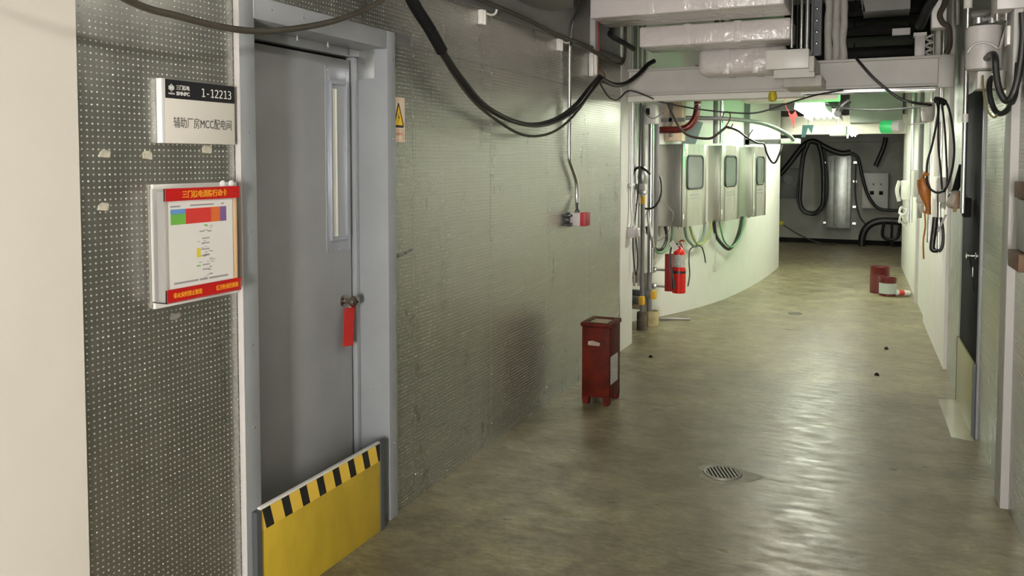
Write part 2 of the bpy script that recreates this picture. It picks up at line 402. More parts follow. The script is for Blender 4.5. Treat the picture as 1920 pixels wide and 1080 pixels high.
obj('window_pane', MB().box(-2.205, -2.2, 2.968, 3.068, 1.315, 1.985), mat('vision glass', (.30, .32, .33), .08), d)
obj('window_strip', MB().box(-2.2, -2.196, 2.972, 2.992, 1.318, 1.965).box(-2.2, -2.195, 2.999, 3.008, 1.318, 1.965), mat('cream room light', (.75, .74, .66), .5), d)  # lit room behind the glass, painted as cream strips
s_ = MB()
for y, z in [(2.95, 2.045), (3.1, 2.045), (2.942, 1.7), (3.1, 1.7), (2.945, 1.27), (3.1, 1.27), (3.02, 1.262)]: s_.lathe([(.004, 0), (.003, .002), (0, .003)], (-2.202, y, z), 8, (1, 0, 0))
for z in (.35, .7, 1.0, 1.4, 1.75, 2.1): s_.lathe([(.005, 0), (.004, .003), (0, .004)], (-2.035, 3.205, z), 8, (1, 0, 0)); s_.lathe([(.005, 0), (.004, .003), (0, .004)], (-2.035, 2.275, z), 8, (1, 0, 0))
for y in (2.4, 2.58, 2.76, 2.94, 3.1): s_.lathe([(.005, 0), (.004, .003), (0, .004)], (-2.035, y, 2.195), 8, (1, 0, 0))
for z in (.3, .6, .9, 1.2, 1.5, 1.8): s_.lathe([(.004, 0), (.003, .002), (0, .003)], (-2.12, 3.164, z), 8, (0, -1, 0))
for y in (2.5, 2.7, 2.9): s_.lathe([(.004, 0), (.004, .02), (0, .022)], (-2.16, y, 2.152), 8, (0, 0, -1))
each('screw', s_, SCREW, d)
kb = obj('door_knob', MB().lathe([(.0, 0), (.026, .0), (.026, .006), (.012, .01), (.012, .035), (.022, .042), (.027, .055), (.024, .068), (.012, .075), (0, .076)], (-2.205, 3.055, 1.022), 20, (1, 0, 0)), mat('worn bronze knob', (.38, .33, .28), .25, 1), d)
obj('keyhole', MB().lathe([(.005, 0), (.005, .001)], (-2.128, 3.055, 1.022), 10, (1, 0, 0)), BLACKD, kb)

tg = thing('door_tag', 'narrow red tag hanging from the knob of the grey door', 'tag', (-2.165, 3.04, .81))
obj('tag_strip', MB().prism([(-2.166, 3.006, 1.0), (-2.158, 3.072, .995), (-2.163, 3.064, .822), (-2.170, 2.996, .83)], (.002, 0, 0)), TAGR, tg)
obj('tag_string', MB().tube([(-2.162, 3.05, .995), (-2.155, 3.06, 1.02), (-2.165, 3.055, 1.038), (-2.168, 3.048, 1.02), (-2.163, 3.045, .995)], .0015, 6), WINK, tg)

# --------------------------------------------------------------- barrier board in the left doorway
bb = thing('barrier_board', 'ochre rodent barrier board with black striped tape across the grey door', 'barrier', (-2.02, 2.66, 0))
obj('board', MB().box(-2.03, -2.018, 2.285, 3.055, 0, .40, .001), YELB, bb)
obj('edge_strip', MB().box(-2.032, -2.016, 2.283, 3.055, .398, .406, .001), EDGE, bb)
each('slot_rail', MB().box(-2.034, -2.012, 2.258, 2.284, 0, .398).box(-2.034, -2.012, 3.056, 3.082, 0, .40), DGREY, bb)
obj('hazard_tape', MB().box(-2.019, -2.0172, 2.286, 3.054, .318, .397), TAPEY, bb)
st = MB()
x = 2.289
for k in range(8):
    a0 = 2.292+k*.104
    pl = [(a0, .397), (a0+.042, .397), (a0+.042+.022, .319), (a0+.022, .319)]
    pl = [(min(y, 3.053), z) for y, z in pl]
    st.prism([(-2.0174, y, z) for y, z in pl], (.0008, 0, 0))
each('tape_stripe', st, TAPEK, bb, True)

# --------------------------------------------------------------- room number sign
sg = thing('room_sign', 'white room number sign with black header on dimpled metal beside the grey door', 'sign', (-2.05, 2.06, 1.705))
obj('panel', MB().box(-2.059, -2.037, 1.905, 2.208, 1.706, 1.906, .0015), SIGNW, sg)
obj('header_band', MB().box(-2.0375, -2.0362, 1.908, 2.207, 1.846, 1.905), SIGNK, sg)
obj('acrylic_edge', MB().box(-2.0592, -2.037, 1.893, 1.9055, 1.706, 1.906, .001), ACRYL, sg)
FX = -2.0360
text('1-12213', WINK, sg, 'number_lettering', (FX, 2.125, 1.873), .132, .028, mono=True)
text('三门核电', WINK, sg, 'company_lettering', (FX, 1.979, 1.882), .054, .0155, bold=.015)
text('SMNPC', WINK, sg, 'company_lettering', (FX, 1.979, 1.863), .054, .0125, bold=.03)
text('中国核电', WINK, sg, 'company_lettering', (FX, 1.932, 1.861), .025, .006)
lg = MB()
for a in (20, 90, 160):
    pp = [(FX, 1.932+.011*math.cos(t)*math.cos(math.radians(a))-.0045*math.sin(t)*math.sin(math.radians(a)), 1.879+.011*math.cos(t)*math.sin(math.radians(a))+.0045*math.sin(t)*math.cos(math.radians(a))) for t in [i*math.pi/8 for i in range(17)]]
    lg.tube(pp, .0009, 5, False)
lg.lathe([(.0028, 0), (.0028, .0006)], (FX, 1.932, 1.879), 12, (1, 0, 0))
obj('emblem', lg, WINK, sg)
text('辅助厂房MCC配电间', INK, sg, 'room_lettering', (-2.0368, 2.065, 1.772), .252, .034, bold=-.006)

# --------------------------------------------------------------- fire action card holder
ch = thing('card_holder', 'red and white fire action card holder on dimpled metal below the room sign', 'card holder', (-2.05, 2.03, 1.19))
obj('back_plate', MB().box(-2.058, -2.046, 1.862, 2.222, 1.192, 1.578, .002), PLAST, ch)
ab = MB().box(-2.046, -1.985, 1.850, 1.853, 1.215, 1.565).box(-2.046, -1.985, 2.165, 2.168, 1.215, 1.25).box(-2.046, -1.985, 1.85, 2.168, 1.213, 1.217)
obj('acrylic_case', ab, CLEAR, ch)
obj('card_stack', MB().box(-2.022, -1.9925, 1.8535, 2.145, 1.22, 1.555, .001), PAPER, ch)
obj('folder', MB().box(-2.04, -1.994, 2.1455, 2.163, 1.22, 1.545, .001), MANILA, ch)
obj('header_strip', MB().box(-1.9905, -1.986, 1.85, 2.17, 1.527, 1.566), RED, ch)
obj('footer_strip', MB().box(-1.9905, -1.986, 1.85, 2.17, 1.213, 1.255), RED, ch)
text('三门核电消防行动卡', YELT, ch, 'header_lettering', (-1.9856, 2.015, 1.5465), .19, .024, bold=.02)
text('非火灾时禁止取用', YELT, ch, 'footer_lettering', (-1.9856, 1.935, 1.235), .115, .018, bold=.02)
text('保卫处/运行处制', YELT, ch, 'footer_lettering', (-1.9856, 2.105, 1.235), .1, .018, bold=.02)
pr = obj('printed_card', MB().box(-1.992, -1.9912, 1.866, 2.14, 1.256, 1.522), mat('card white', (.76, .74, .70), .5), ch)
PX = -1.9909
def patch(name, m, y0, y1, z0, z1): obj(name, MB().box(PX-.0002, PX+.0003, y0, y1, z0, z1), m, pr, True)
patch('blue_block', PRB, 1.876, 1.936, 1.486, 1.501); patch('green_block', PRG, 1.876, 1.936, 1.453, 1.486)
patch('red_block', PRR, 1.936, 2.043, 1.453, 1.501); patch('orange_block', PRO, 2.043, 2.083, 1.453, 1.501); patch('purple_block', PRP, 2.083, 2.111, 1.453, 1.501)
patch('yellow_block', PRY, 1.979, 1.995, 1.343, 1.372)
patch('green_mark', PRG, 1.978, 1.994, 1.314, 1.318); patch('green_mark', PRG, 2.012, 2.026, 1.442, 1.446)
ln = MB()
rr = random.Random(2)
for k in range(34):
    z = 1.27+rr.random()*.17; y = 1.98+rr.random()*.06; l = .006+rr.random()*.014
    ln.box(PX-.0002, PX+.0002, y, y+l, z, z+.0022)
for z in (1.30, 1.315, 1.345, 1.365, 1.385, 1.40): ln.box(PX-.0002, PX+.0002, 2.003, 2.034, z, z+.004)
for y0, y1 in ((1.885, 1.985), (1.99, 2.025), (2.03, 2.115)): ln.box(PX-.0002, PX+.0002, y0, y1, 1.268, 1.274)
ln.box(PX-.0002, PX+.0002, 1.955, 2.055, 1.508, 1.513).box(PX-.0002, PX+.0002, 1.875, 1.915, 1.507, 1.512).box(PX-.0002, PX+.0002, 2.09, 2.1, 1.508, 1.513)
each('printed_line', ln, INKG, pr, True)
gk = MB()
for y in (2.105, 2.145): gk.lathe([(.0, 0), (.012, .0), (.012, .004), (.004, .008), (0, .008)], (-2.0, y, 1.574), 14, (1, 0, 0))
each('suction_button', gk, ACRYL, ch)

# --------------------------------------------------------------- glue residue, smudge
for i, (y, z, lab) in enumerate([(1.70, 1.671, 'torn pale tape scrap below the room sign, the one nearest the white wall'),
                               (1.855, 1.668, 'torn pale tape scrap on dimpled metal under the left edge of the room sign'),
                               (2.10, 1.69, 'torn pale tape scrap touching the lower edge of the room sign'),
                               (1.695, 1.518, 'torn pale tape scrap on dimpled metal left of the action card holder')]):
    rr = random.Random(i+5); pl = [(-.018, -.011), (.016, -.013), (.02, .006), (.010, .011), (-.008, .012), (-.017, .004)]
    one('tape_residue', MB().prism([(WX+.0005, y+a+rr.uniform(-.004, .004), z+b+rr.uniform(-.002, .002)) for a, b in pl], (.0028, 0, 0)), GLUE, lab, 'tape scrap', 'tape scraps around the signs')
one('tape_residue', MB().prism([(WX+.0004, 1.95+a, 1.155+b) for a, b in [(-.02, -.008), (.0, -.014), (.022, -.006), (.02, .01), (.004, .006), (-.014, .012)]], (.0006, 0, 0)), mat('faint glue', (.42, .41, .36), .8, .3, .4, 90), 'faint glue smear on dimpled metal just below the action card holder', 'tape scrap', 'tape scraps around the signs')
one('scuff_mark', MB().prism([(WX+.0006, 3.25+a, 1.208+b) for a, b in [(0, -.012), (.09, .0), (.17, .014), (.16, .022), (.08, .014), (.0, .01)]], (.002, 0, 0)), mat('black scuff', (.03, .03, .03), .8, 0, .8, 60, col2=(.3, .3, .28)), 'dark horizontal scuff on the metal wall right of the door frame', 'scuff mark')

# --------------------------------------------------------------- electric warning sign
ws = thing('warning_sign', 'cream electric shock warning card with yellow triangle right of the door frame', 'sign', (-2.058, 3.29, 1.738))
obj('card', MB().box(-2.0595, -2.0565, 3.236, 3.346, 1.738, 1.945, .0008), WARNB, ws)
T = lambda y, z, dx: (-2.0565+dx, 3.291+y, 1.85+z)
obj('triangle_border', MB().prism([T(-.04, -.045, 0), (T(.04, -.045, 0)), T(.045, -.036, 0), T(.004, .068, 0), T(-.004, .068, 0), T(-.045, -.036, 0)], (.0006, 0, 0)), INK, ws)
obj('triangle_fill', MB().prism([T(-.034, -.034, .0007), T(.034, -.034, .0007), T(0, .054, .0007)], (.0005, 0, 0)), WARNY, ws)
obj('lightning_bolt', MB().prism([T(.004, .028, .0013), T(-.007, .0, .0013), T(.0, .0, .0013), T(-.003, -.024, .0013), T(.008, .006, .0013), T(.001, .006, .0013)], (.0004, 0, 0)), INK, ws)
bx = MB()
for (y0, y1, z0, z1) in ((-.042, .042, .053-.11, .0545-.11), (-.042, .042, .004-.11, .0055-.11), (-.042, -.0405, .004-.11, .0545-.11), (.0405, .042, .004-.11, .0545-.11)): bx.box(-2.0567, -2.0561, 3.291+y0, 3.291+y1, 1.85+z0, 1.85+z1)
obj('caption_box', bx, WARNR, ws)
text('当心触电', WARNR, ws, 'caption_lettering', (-2.0562, 3.291, 1.776), .066, .016, bold=.01)
# ================================================================== CABLES AND FIXTURES ON THE LEFT WALL
one('cable', MB().tube([(-1.85, 1.3, 2.17), (-1.9, 1.66, 2.09), (-1.9, 1.83, 2.075), (-1.9, 2.05, 2.07), (-1.9, 2.24, 2.09), (-1.9, 2.5, 2.15), (-1.9, 2.71, 2.22), (-1.9, 2.93, 2.32), (-1.88, 3.3, 2.56), (-1.85, 3.5, 2.75)], .011, 10), BRCABLE,
    'dusty brown cable sagging across the top of the grey door frame', 'cable')
A = [(-1.93, 2.95, 2.72), (-1.94, 3.1, 2.50), (-1.95, 3.22, 2.37), (-1.95, 3.37, 2.27), (-1.95, 3.49, 2.18), (-1.95, 3.68, 2.07), (-1.95, 3.92, 1.96), (-1.95, 4.26, 1.89), (-1.95, 4.65, 1.87), (-1.95, 5.06, 1.93), (-1.95, 5.41, 2.04), (-1.95, 5.70, 2.18), (-1.955, 5.93, 2.28)]
c = thing('cable_bundle', 'thick black cable bundle sagging along the dimpled wall right of the door', 'cable', A[2])
obj('cable', MB().tube([(x, y, z) for x, y, z in A], .014, 10), BLACK, c)
obj('cable', MB().tube([(x+.022, y+.012, z-.010+.004*math.sin(i)) for i, (x, y, z) in enumerate(A)], .011, 8), BLACK, c)
obj('tape_wrap', MB().tube([(x+.010, y+.006, z-.004) for x, y, z in A[0:5]], .029, 10), BLACKD, c)
one('cable', MB().tube([(-1.97, 3.05, 2.62), (-1.97, 3.28, 2.36), (-1.97, 3.48, 2.22), (-1.97, 3.67, 2.08), (-1.97, 3.90, 1.96), (-1.97, 4.16, 1.88), (-1.97, 4.50, 1.81), (-1.97, 4.83, 1.81), (-1.97, 5.16, 1.87), (-1.97, 5.52, 2.01), (-1.97, 5.94, 2.24)], .0085, 8), BRCABLE,
    'thin dark cable hanging just below the thick black bundle on the dimpled wall', 'cable')
for i, (y, lab) in enumerate([(4.17, 'white cable hook on the ledge above the dimpled wall, nearer the door'), (5.365, 'white cable hook on the ledge above the dimpled wall, beside the bent conduit')]):
    h = MB().box(-2.06, -2.03, y-.05, y-.01, 2.405, 2.485, .004).box(-2.03, -2.015, y-.045, y-.03, 2.40, 2.48, .003).tube([(-2.02, y-.02, 2.465), (-2.01, y+.02, 2.462), (-2.0, y+.05, 2.475), (-1.995, y+.06, 2.50)], .007, 8)
    one('cable_hook', h, PLAST, lab, 'cable hook', 'white hooks on the wall ledge')
one('conduit', MB().tube([(-2.03, 5.70, 2.95), (-2.03, 5.68, 2.79), (-2.03, 5.63, 2.70), (-2.03, 5.53, 2.61), (-2.03, 5.505, 2.52), (-2.03, 5.50, 2.4), (-2.03, 5.5, 2.0), (-2.03, 5.5, 1.70), (-2.03, 5.53, 1.63), (-2.03, 5.62, 1.54), (-2.03, 5.655, 1.48), (-2.028, 5.66, 1.36), (-2.01, 5.62, 1.283)], .0135, 12), CHROME,
    'bright bent conduit running down the dimpled wall to the red ended box', 'conduit')
cb = thing('alarm_box', 'small grey box with a red end cap at the foot of the bent conduit', 'alarm box', (-2.0, 5.6, 1.18))
obj('box', MB().box(-2.043, -1.966, 5.55, 5.66, 1.188, 1.282, .004), PLASTG, cb)
obj('red_cap', MB().box(-1.966, -1.925, 5.55, 5.66, 1.186, 1.284, .006), mat('alarm red', (.42, .02, .03), .4), cb)
br = MB().box(-2.058, -2.043, 5.56, 5.66, 1.18, 1.28, .002).tube([(-2.058, 5.47, 1.265), (-2.035, 5.47, 1.265), (-2.03, 5.56, 1.26)], .01, 8).tube([(-2.058, 5.47, 1.2), (-2.035, 5.47, 1.2), (-2.03, 5.56, 1.2)], .01, 8).lathe([(.02, 0), (.02, .02), (.012, .03)], (-2.058, 5.5, 1.235), 12, (1, 0, 0))
obj('wall_bracket', br, DGREY, cb)
obj('gland', MB().lathe([(.018, 0), (.018, .015), (.012, .02)], (-2.005, 5.6, 1.28), 12), DGREY, cb)
one('cable', MB().tube([(-1.985, 2.6, 2.515), (-1.985, 3.6, 2.51), (-1.985, 4.6, 2.505), (-1.98, 5.13, 2.475), (-1.975, 5.5, 2.48), (-1.97, 5.86, 2.455), (-1.97, 6.09, 2.44), (-1.975, 6.4, 2.425), (-1.98, 6.62, 2.46), (-1.98, 6.69, 2.56), (-1.98, 6.69, 2.72), (-1.98, 6.7, 2.9)], .014, 8), BRCABLE,
    'dark cable lying along the ledge above the dimpled wall and turning up by the column', 'cable')
ck = thing('cable_support', 'white plastic cable support tied with brown wire beside the column', 'cable support', (-1.98, 6.02, 2.27))
obj('arm', MB().box(-2.06, -2.02, 5.99, 6.09, 2.29, 2.47, .012), PLAST, ck)
obj('clip', MB().box(-2.02, -1.995, 6.0, 6.035, 2.30, 2.46, .004), PLAST, ck)
obj('hanger_bar', MB().box(-2.062, -2.02, 6.03, 6.10, 2.47, 2.75), PLASTG, ck)
obj('tie_wire', MB().tube([(-1.99, 6.04, 2.46), (-1.965, 5.95, 2.36), (-1.955, 5.93, 2.27), (-1.94, 5.98, 2.24), (-1.95, 6.05, 2.30), (-1.99, 6.05, 2.36)], .006, 6), RUSTW, ck)
one('hanging_wire', MB().tube([(-1.955, 5.93, 2.84), (-1.96, 5.925, 2.7), (-1.958, 5.93, 2.6), (-1.965, 5.95, 2.47)], .007, 6), mat('red wire', (.22, .015, .015), .5), 'red wire hanging by the left end of the foil wrapped ducts', 'wire')
one('cable', MB().tube([(-1.955, 5.93, 2.28), (-1.95, 6.05, 2.26), (-1.95, 6.3, 2.25), (-1.93, 6.55, 2.28), (-1.88, 6.75, 2.37), (-1.84, 6.88, 2.46), (-1.80, 6.95, 2.50)], .02, 8), BLACK,
    'black cable rising from the cable support to the top of the steel beam', 'cable')
one('cable', MB().tube([(-1.965, 5.94, 2.27), (-1.965, 6.02, 2.22), (-1.965, 6.2, 2.15), (-1.965, 6.37, 2.135), (-1.965, 6.5, 2.16), (-1.95, 6.65, 2.225), (-1.93, 6.8, 2.235), (-1.85, 6.95, 2.20), (-1.77, 7.1, 2.16), (-1.5, 7.1, 2.10), (-1.22, 7.1, 2.06), (-.97, 7.1, 2.05), (-.72, 7.08, 2.12), (-.51, 6.98, 2.17), (-.30, 6.92, 2.20)], .007, 8), BLACK,
    'thin black cable slung below the steel beam across the corridor', 'cable')
one('cable', MB().tube([(-2.18, 6.3, 2.98), (-2.0, 6.35, 2.72), (-2.02, 6.4, 2.66), (-1.93, 6.45, 2.60), (-1.88, 6.6, 2.56)], .02, 8), BLACK, 'black cable dropping behind the left end of the upper foil duct', 'cable')

# --------------------------------------------------------------- red metal box on the floor
rb = thing('metal_bin', 'dark red scuffed metal bin on short feet against the dimpled wall', 'bin', (-1.75, 5.42, 0))
BX0, BX1, BY0, BY1 = -1.85, -1.655, 5.27, 5.52
obj('body', MB().box(BX0, BX1, BY0, BY1, .05, .53, .006), BINR, rb)
lid = obj('lid', MB().box(BX0-.008, BX1+.008, BY0-.008, BY0+.035, .53, .558, .004).box(BX0-.008, BX1+.008, BY1-.035, BY1+.008, .53, .558, .004).box(BX0-.008, BX0+.03, BY0+.03, BY1-.03, .53, .558, .004).box(BX1-.03, BX1+.008, BY0+.03, BY1-.03, .53, .558, .004), BINR, rb)
obj('lid_inset', MB().box(BX0+.03, BX1-.03, BY0+.035, BY1-.035, .53, .549), BINTOP, lid)
for x_ in (BX0, BX1-.05):
    for y_ in (BY0, BY1-.05): obj('foot', MB().prism([(x_, y_, .052), (x_+.05, y_, .052), (x_+.045, y_, 0), (x_+.008, y_, 0)], (0, .05, 0)), BINR, rb)
obj('label_scrap', MB().prism([(BX0+.045, BY0-.0015, .43), (BX0+.075, BY0-.0015, .438), (BX0+.13, BY0-.0015, .425), (BX0+.125, BY0-.0015, .405), (BX0+.045, BY0-.0015, .405)], (0, .002, 0)), SCUFF, rb)
obj('side_sticker', MB().box(BX1-.0005, BX1+.0018, BY0+.03, BY1-.06, .14, .33), LABEL, rb, label='pale worn sticker on the side of the bin')
# --------------------------------------------------------------- column pipe and its box
p = thing('column_conduit', 'slim bright conduit down the white column left of the pipes', 'conduit', (-2.0, 7.1, 1.0))
obj('pipe', MB().tube([(-2.03, 7.1, 2.9), (-2.03, 7.1, 2.0), (-2.03, 7.1, 1.4), (-2.03, 7.1, 1.26), (-2.01, 7.08, 1.07)], .014, 10), CHROME, p)
each('clamp', MB().box(-2.056, -2.012, 7.06, 7.14, 1.42, 1.45, .003).box(-2.056, -2.012, 7.06, 7.14, 2.2, 2.23, .003), ZINC, p)
jb = thing('junction_box', 'small grey junction box on the white column with a cable loop below', 'junction box', (-2.03, 7.12, .98))
obj('box', MB().box(-2.055, -1.985, 7.04, 7.14, .975, 1.065, .005), PLASTG, jb)
obj('cover', MB().lathe([(.045, 0), (.045, .02), (.035, .028), (0, .028)], (-1.985, 7.09, 1.02), 16, (1, 0, 0)), PLASTG, jb)
each('gland', MB().lathe([(.012, 0), (.012, .02)], (-2.03, 7.09, 1.065), 8).lathe([(.012, 0), (.012, .02)], (-2.0, 7.09, 1.065), 8), ZINC, jb)
one('cable', MB().tube([(-2.0, 7.25, 2.22), (-2.0, 7.25, 1.9), (-2.005, 7.24, 1.5), (-2.02, 7.2, 1.2), (-2.035, 7.16, .98), (-2.03, 7.16, .8), (-2.01, 7.17, .64), (-2.0, 7.17, .66), (-1.995, 7.17, .8), (-2.01, 7.16, .99)], .006, 6), BLACK, 'thin black cable hanging past the junction box in a narrow loop', 'cable')

# --------------------------------------------------------------- standing pipes in the recess
sp = thing('grey_pipe', 'grey upright pipe on a dark rusty foot left of the buff sleeve', 'pipe', (-2.14, 7.85, 0))
obj('tube', MB().tube([(-2.135, 7.85, .15), (-2.135, 7.85, 2.19)], .022, 12, False), PIPEG, sp)
obj('foot', MB().lathe([(.05, 0), (.05, .16), (.046, .175), (.03, .175)], (-2.135, 7.85, 0), 16), RUST, sp)
obj('clamp_band', MB().lathe([(.03, 0), (.03, .05)], (-2.135, 7.85, 1.30), 14).box(-2.2, -2.1, 7.80, 7.83, 1.37, 1.43, .003), PLASTG, sp)
obj('valve', MB().lathe([(.022, 0), (.045, .04), (.055, .1), (.045, .16), (.022, .2)], (-2.135, 7.85, 1.40), 14).box(-2.18, -2.09, 7.79, 7.85, 1.33, 1.37, .004), ZINC, sp)
obj('valve_tag', MB().box(-2.15, -2.105, 7.815, 7.828, 1.235, 1.31, .002), OCHRE, sp)
obj('hose_stub', MB().tube([(-2.23, 7.78, 1.47), (-2.2, 7.78, 1.56), (-2.15, 7.79, 1.59), (-2.09, 7.79, 1.56), (-2.05, 7.8, 1.52)], .012, 8), BLACK, sp)
wb = thing('square_pipe_head', 'white box head with a black square opening on top of the upright pipes', 'pipe head', (-2.1, 8.0, 2.0))
obj('box', MB().box(-2.17, -2.04, 7.95, 8.08, 2.015, 2.205, .006), PLAST, wb)
obj('opening', MB().box(-2.155, -2.10, 7.945, 7.951, 2.10, 2.165), BLACKD, wb)
one('bright_pipe', MB().tube([(-2.10, 8.02, .55), (-2.10, 8.02, 2.02)], .032, 16, False), CHROME, 'shiny upright pipe below the white box head', 'pipe')
bp_ = thing('bent_pipe', 'dark grey upright pipe with a slight bend standing in the buff sleeve', 'pipe', (-2.11, 8.1, 0))
obj('tube', MB().tube([(-2.06, 8.08, 2.02), (-2.06, 8.08, 1.7), (-2.06, 8.08, 1.2), (-2.065, 8.08, 1.0), (-2.085, 8.09, .8), (-2.12, 8.1, .6), (-2.13, 8.1, .45), (-2.13, 8.1, .1)], .026, 12), PIPEG, bp_)
sl = obj('sleeve', MB().lathe([(.075, 0), (.078, .01), (.078, .148), (.070, .148), (.070, .09), (0, .09)], (-2.11, 8.1, 0), 24), BUFF, bp_)
for i, (y, x1, z, lab) in enumerate([(7.78, -2.105, .255, 'grey square bar with a yellow end, the nearer one by the upright pipes'), (7.98, -2.04, .285, 'grey square bar with a yellow end, behind the first by the buff sleeve')]):
    q = thing('square_bar', lab, 'bar', (x1-.1, y, z), 'square bars with yellow ends')
    obj('bar', MB().box(-2.44, x1-.045, y, y+.07, z, z+.075, .003), DGREY, q)
    obj('end_cap', MB().box(x1-.046, x1, y-.002, y+.072, z-.002, z+.077, .003), OCHRE, q)
wp = thing('wall_plate', 'buff plate with bolt holes and square cut-out behind the upright pipes', 'plate', (-2.24, 8.22, .15))
wpm = MB().box(-2.34, -2.31, 8.1, 8.13, .15, .52).box(-2.19, -2.16, 8.1, 8.13, .15, .52).box(-2.31, -2.19, 8.1, 8.13, .42, .52).box(-2.31, -2.19, 8.1, 8.13, .15, .25)
obj('plate', wpm, PLY, wp)
bo = MB()
for x_ in (-2.3, -2.2):
    for z_ in (.2, .47): bo.lathe([(.012, 0), (.012, .02)], (x_, 8.1, z_), 8, (0, -1, 0))
each('bolt', bo, RUST, wp)
one('cable', MB().tube([(-2.2, 8.05, 1.22), (-2.15, 8.0, 1.18), (-2.07, 7.98, 1.19), (-2.02, 8.0, 1.25), (-2.0, 8.05, 1.35), (-2.02, 8.1, 1.47), (-2.05, 8.1, 1.52)], .011, 8), BLACK, 'black cable loop around the upright pipes at valve height', 'cable')
one('cable_coil', MB().tube([(-2.03+.14*math.cos(t)+.02*math.sin(3*t), 8.03+.02*math.cos(t), 1.06+.19*math.sin(t)+.01*math.cos(5*t)) for t in [i*.42 for i in range(31)]], .0035, 6), mat('thin grey wire', (.22, .21, .18), .5), 'loose coil of thin wire hung in front of the nearest steel cabinet', 'wire coil')
one('flexible_conduit', MB().tube([(-2.12, 8.0, 1.15), (-2.11, 7.99, 1.05), (-2.08, 7.98, .92), (-2.07, 8.0, .8)], .018, 8), CHROME, 'short shiny flexible conduit hanging between the upright pipes', 'conduit')
one('fallen_rod', MB().tube([(-2.10, 8.42, .012), (-1.80, 8.52, .012)], .011, 8, False), PLASTG, 'short pale rod lying on the floor right of the buff sleeve', 'rod')
one('junction_wire', MB().tube([(-2.04, 7.24, 2.25), (-1.98, 7.5, 2.05), (-1.9, 7.7, 2.10)], .005, 6), BLACK, 'thin black wire from the column under the beam to the red pipe', 'wire')

# --------------------------------------------------------------- three stainless cabinets on the curved wall
CA = math.atan(.213)
def cabinet(px, py, lab, wid):
    XF = Matrix.Translation((px, py, 0)) @ Matrix.Rotation(-CA, 4, 'Z')
    t = thing('steel_cabinet', lab, 'cabinet', (px, py, .97), 'steel cabinets on the curved wall')
    m = lambda: MB(XF)
    dp = .33
    z0, z1, y0, y1 = 1.36, 1.705, .10, wid-.09
    hb = m().box(-dp, -.022, 0, .012, .968, 1.825, .004).box(-dp, -.022, wid-.012, wid, .968, 1.825, .004).box(-dp, -.022, .012, wid-.012, .968, .98).box(-dp, -.022, .012, wid-.012, 1.813, 1.825).box(-dp, -dp+.012, .012, wid-.012, .98, 1.813)
    obj('body', hb, STEEL, t)
    obj('mounting_panel', m().box(-.20, -.19, .014, wid-.014, .985, 1.81), WHITE, t)
    obj('inner_pipe', m().tube([(-.14, wid*.5, 1.0), (-.14, wid*.5, 1.8)], .03, 10, False).box(-.16, -.1, wid*.32, wid*.40, 1.5, 1.55), PIPEG, t)
    dm = m().box(-.02, .004, -.004, y0+.012, .966, 1.828, .003).box(-.02, .004, y1-.012, wid+.004, .966, 1.828, .003).box(-.0199, .0039, y0, y1, .9665, z0+.012).box(-.0199, .0039, y0, y1, z1-.012, 1.8275)
    dr = obj('cabinet_door', dm, STEEL, t)
    def rr(a0, a1, b0, b1, r, n=5):
        out = []
        for (cy, cz, s) in ((a1-r, b1-r, 0), (a0+r, b1-r, 90), (a0+r, b0+r, 180), (a1-r, b0+r, 270)):
            for k in range(n+1):
                a = math.radians(s+90*k/n); out.append((.0, cy+r*math.cos(a), cz+r*math.sin(a)))
        return out
    o_ = rr(y0, y1, z0, z1, .05)
    obj('window_pane', m().prism([(.004, y, z) for _, y, z in o_], (.003, 0, 0)), GLASS, dr)
    obj('gasket', m().tube([(.007, y, z) for _, y, z in o_+o_[:1]], .011, 6, False, False), GASK, dr)
    obj('nameplate', m().box(.004, .0055, wid*.3, wid*.72, 1.285, 1.30).box(.004, .0055, wid*.26, wid*.8, 1.255, 1.262), INKG, dr)
    each('hinge', m().lathe([(.008, 0), (.008, .05)], (.004, .02, 1.05), 8).lathe([(.008, 0), (.008, .05)], (.004, .02, 1.7), 8), ZINC, dr)
    each('gland', m().lathe([(.02, 0), (.02, .03)], (-.2, .1, .938), 10).lathe([(.02, 0), (.02, .03)], (-.12, .2, .938), 10).lathe([(.02, 0), (.02, .03)], (-.15, .42, .938), 10), ZINC, t)
    return t
cabinet(-1.886, 8.47, 'nearest of the three stainless wall cabinets, above the fire extinguisher', .585)
cabinet(-1.672, 9.47, 'middle stainless wall cabinet of three on the curved wall', .52)
cabinet(-1.458, 10.45, 'farthest stainless wall cabinet of three, nearest the dark end hall', .44)
def loop(pts, r, m, lab): one('cable', MB().tube(pts, r, 8), m, lab, 'cable', 'cable loops under the steel cabinets')
loop([(-2.079, 8.53, .964), (-2.069, 8.559, .878), (-2.075, 8.542, .795), (-2.102, 8.47, .728), (-2.142, 8.361, .753), (-2.182, 8.253, .899), (-2.195, 8.217, .983)], .016, BLACK, 'black cable loop under the nearest steel cabinet')
loop([(-2.022, 8.61, .958), (-2.028, 8.60, .846), (-2.045, 8.53, .752), (-2.08, 8.44, .70), (-2.12, 8.34, .72), (-2.15, 8.25, .86)], .012, GREENC, 'green cable loop under the nearest steel cabinet, beside the extinguisher head')
loop([(-1.942, 8.821, .97), (-1.928, 8.87, .829), (-1.899, 8.977, .751), (-1.875, 9.06, .715), (-1.841, 9.18, .747), (-1.821, 9.252, .831), (-1.812, 9.287, .97)], .015, mat('grey green cable', (.16, .22, .17), .45), 'grey green cable loop between the nearest and middle steel cabinets')
loop([(-1.903, 8.891, .97), (-1.879, 8.975, .821), (-1.845, 9.084, .737), (-1.80, 9.241, .76), (-1.77, 9.351, .854), (-1.76, 9.387, .975)], .012, YGREEN, 'yellow green cable loop between the nearest and middle steel cabinets')
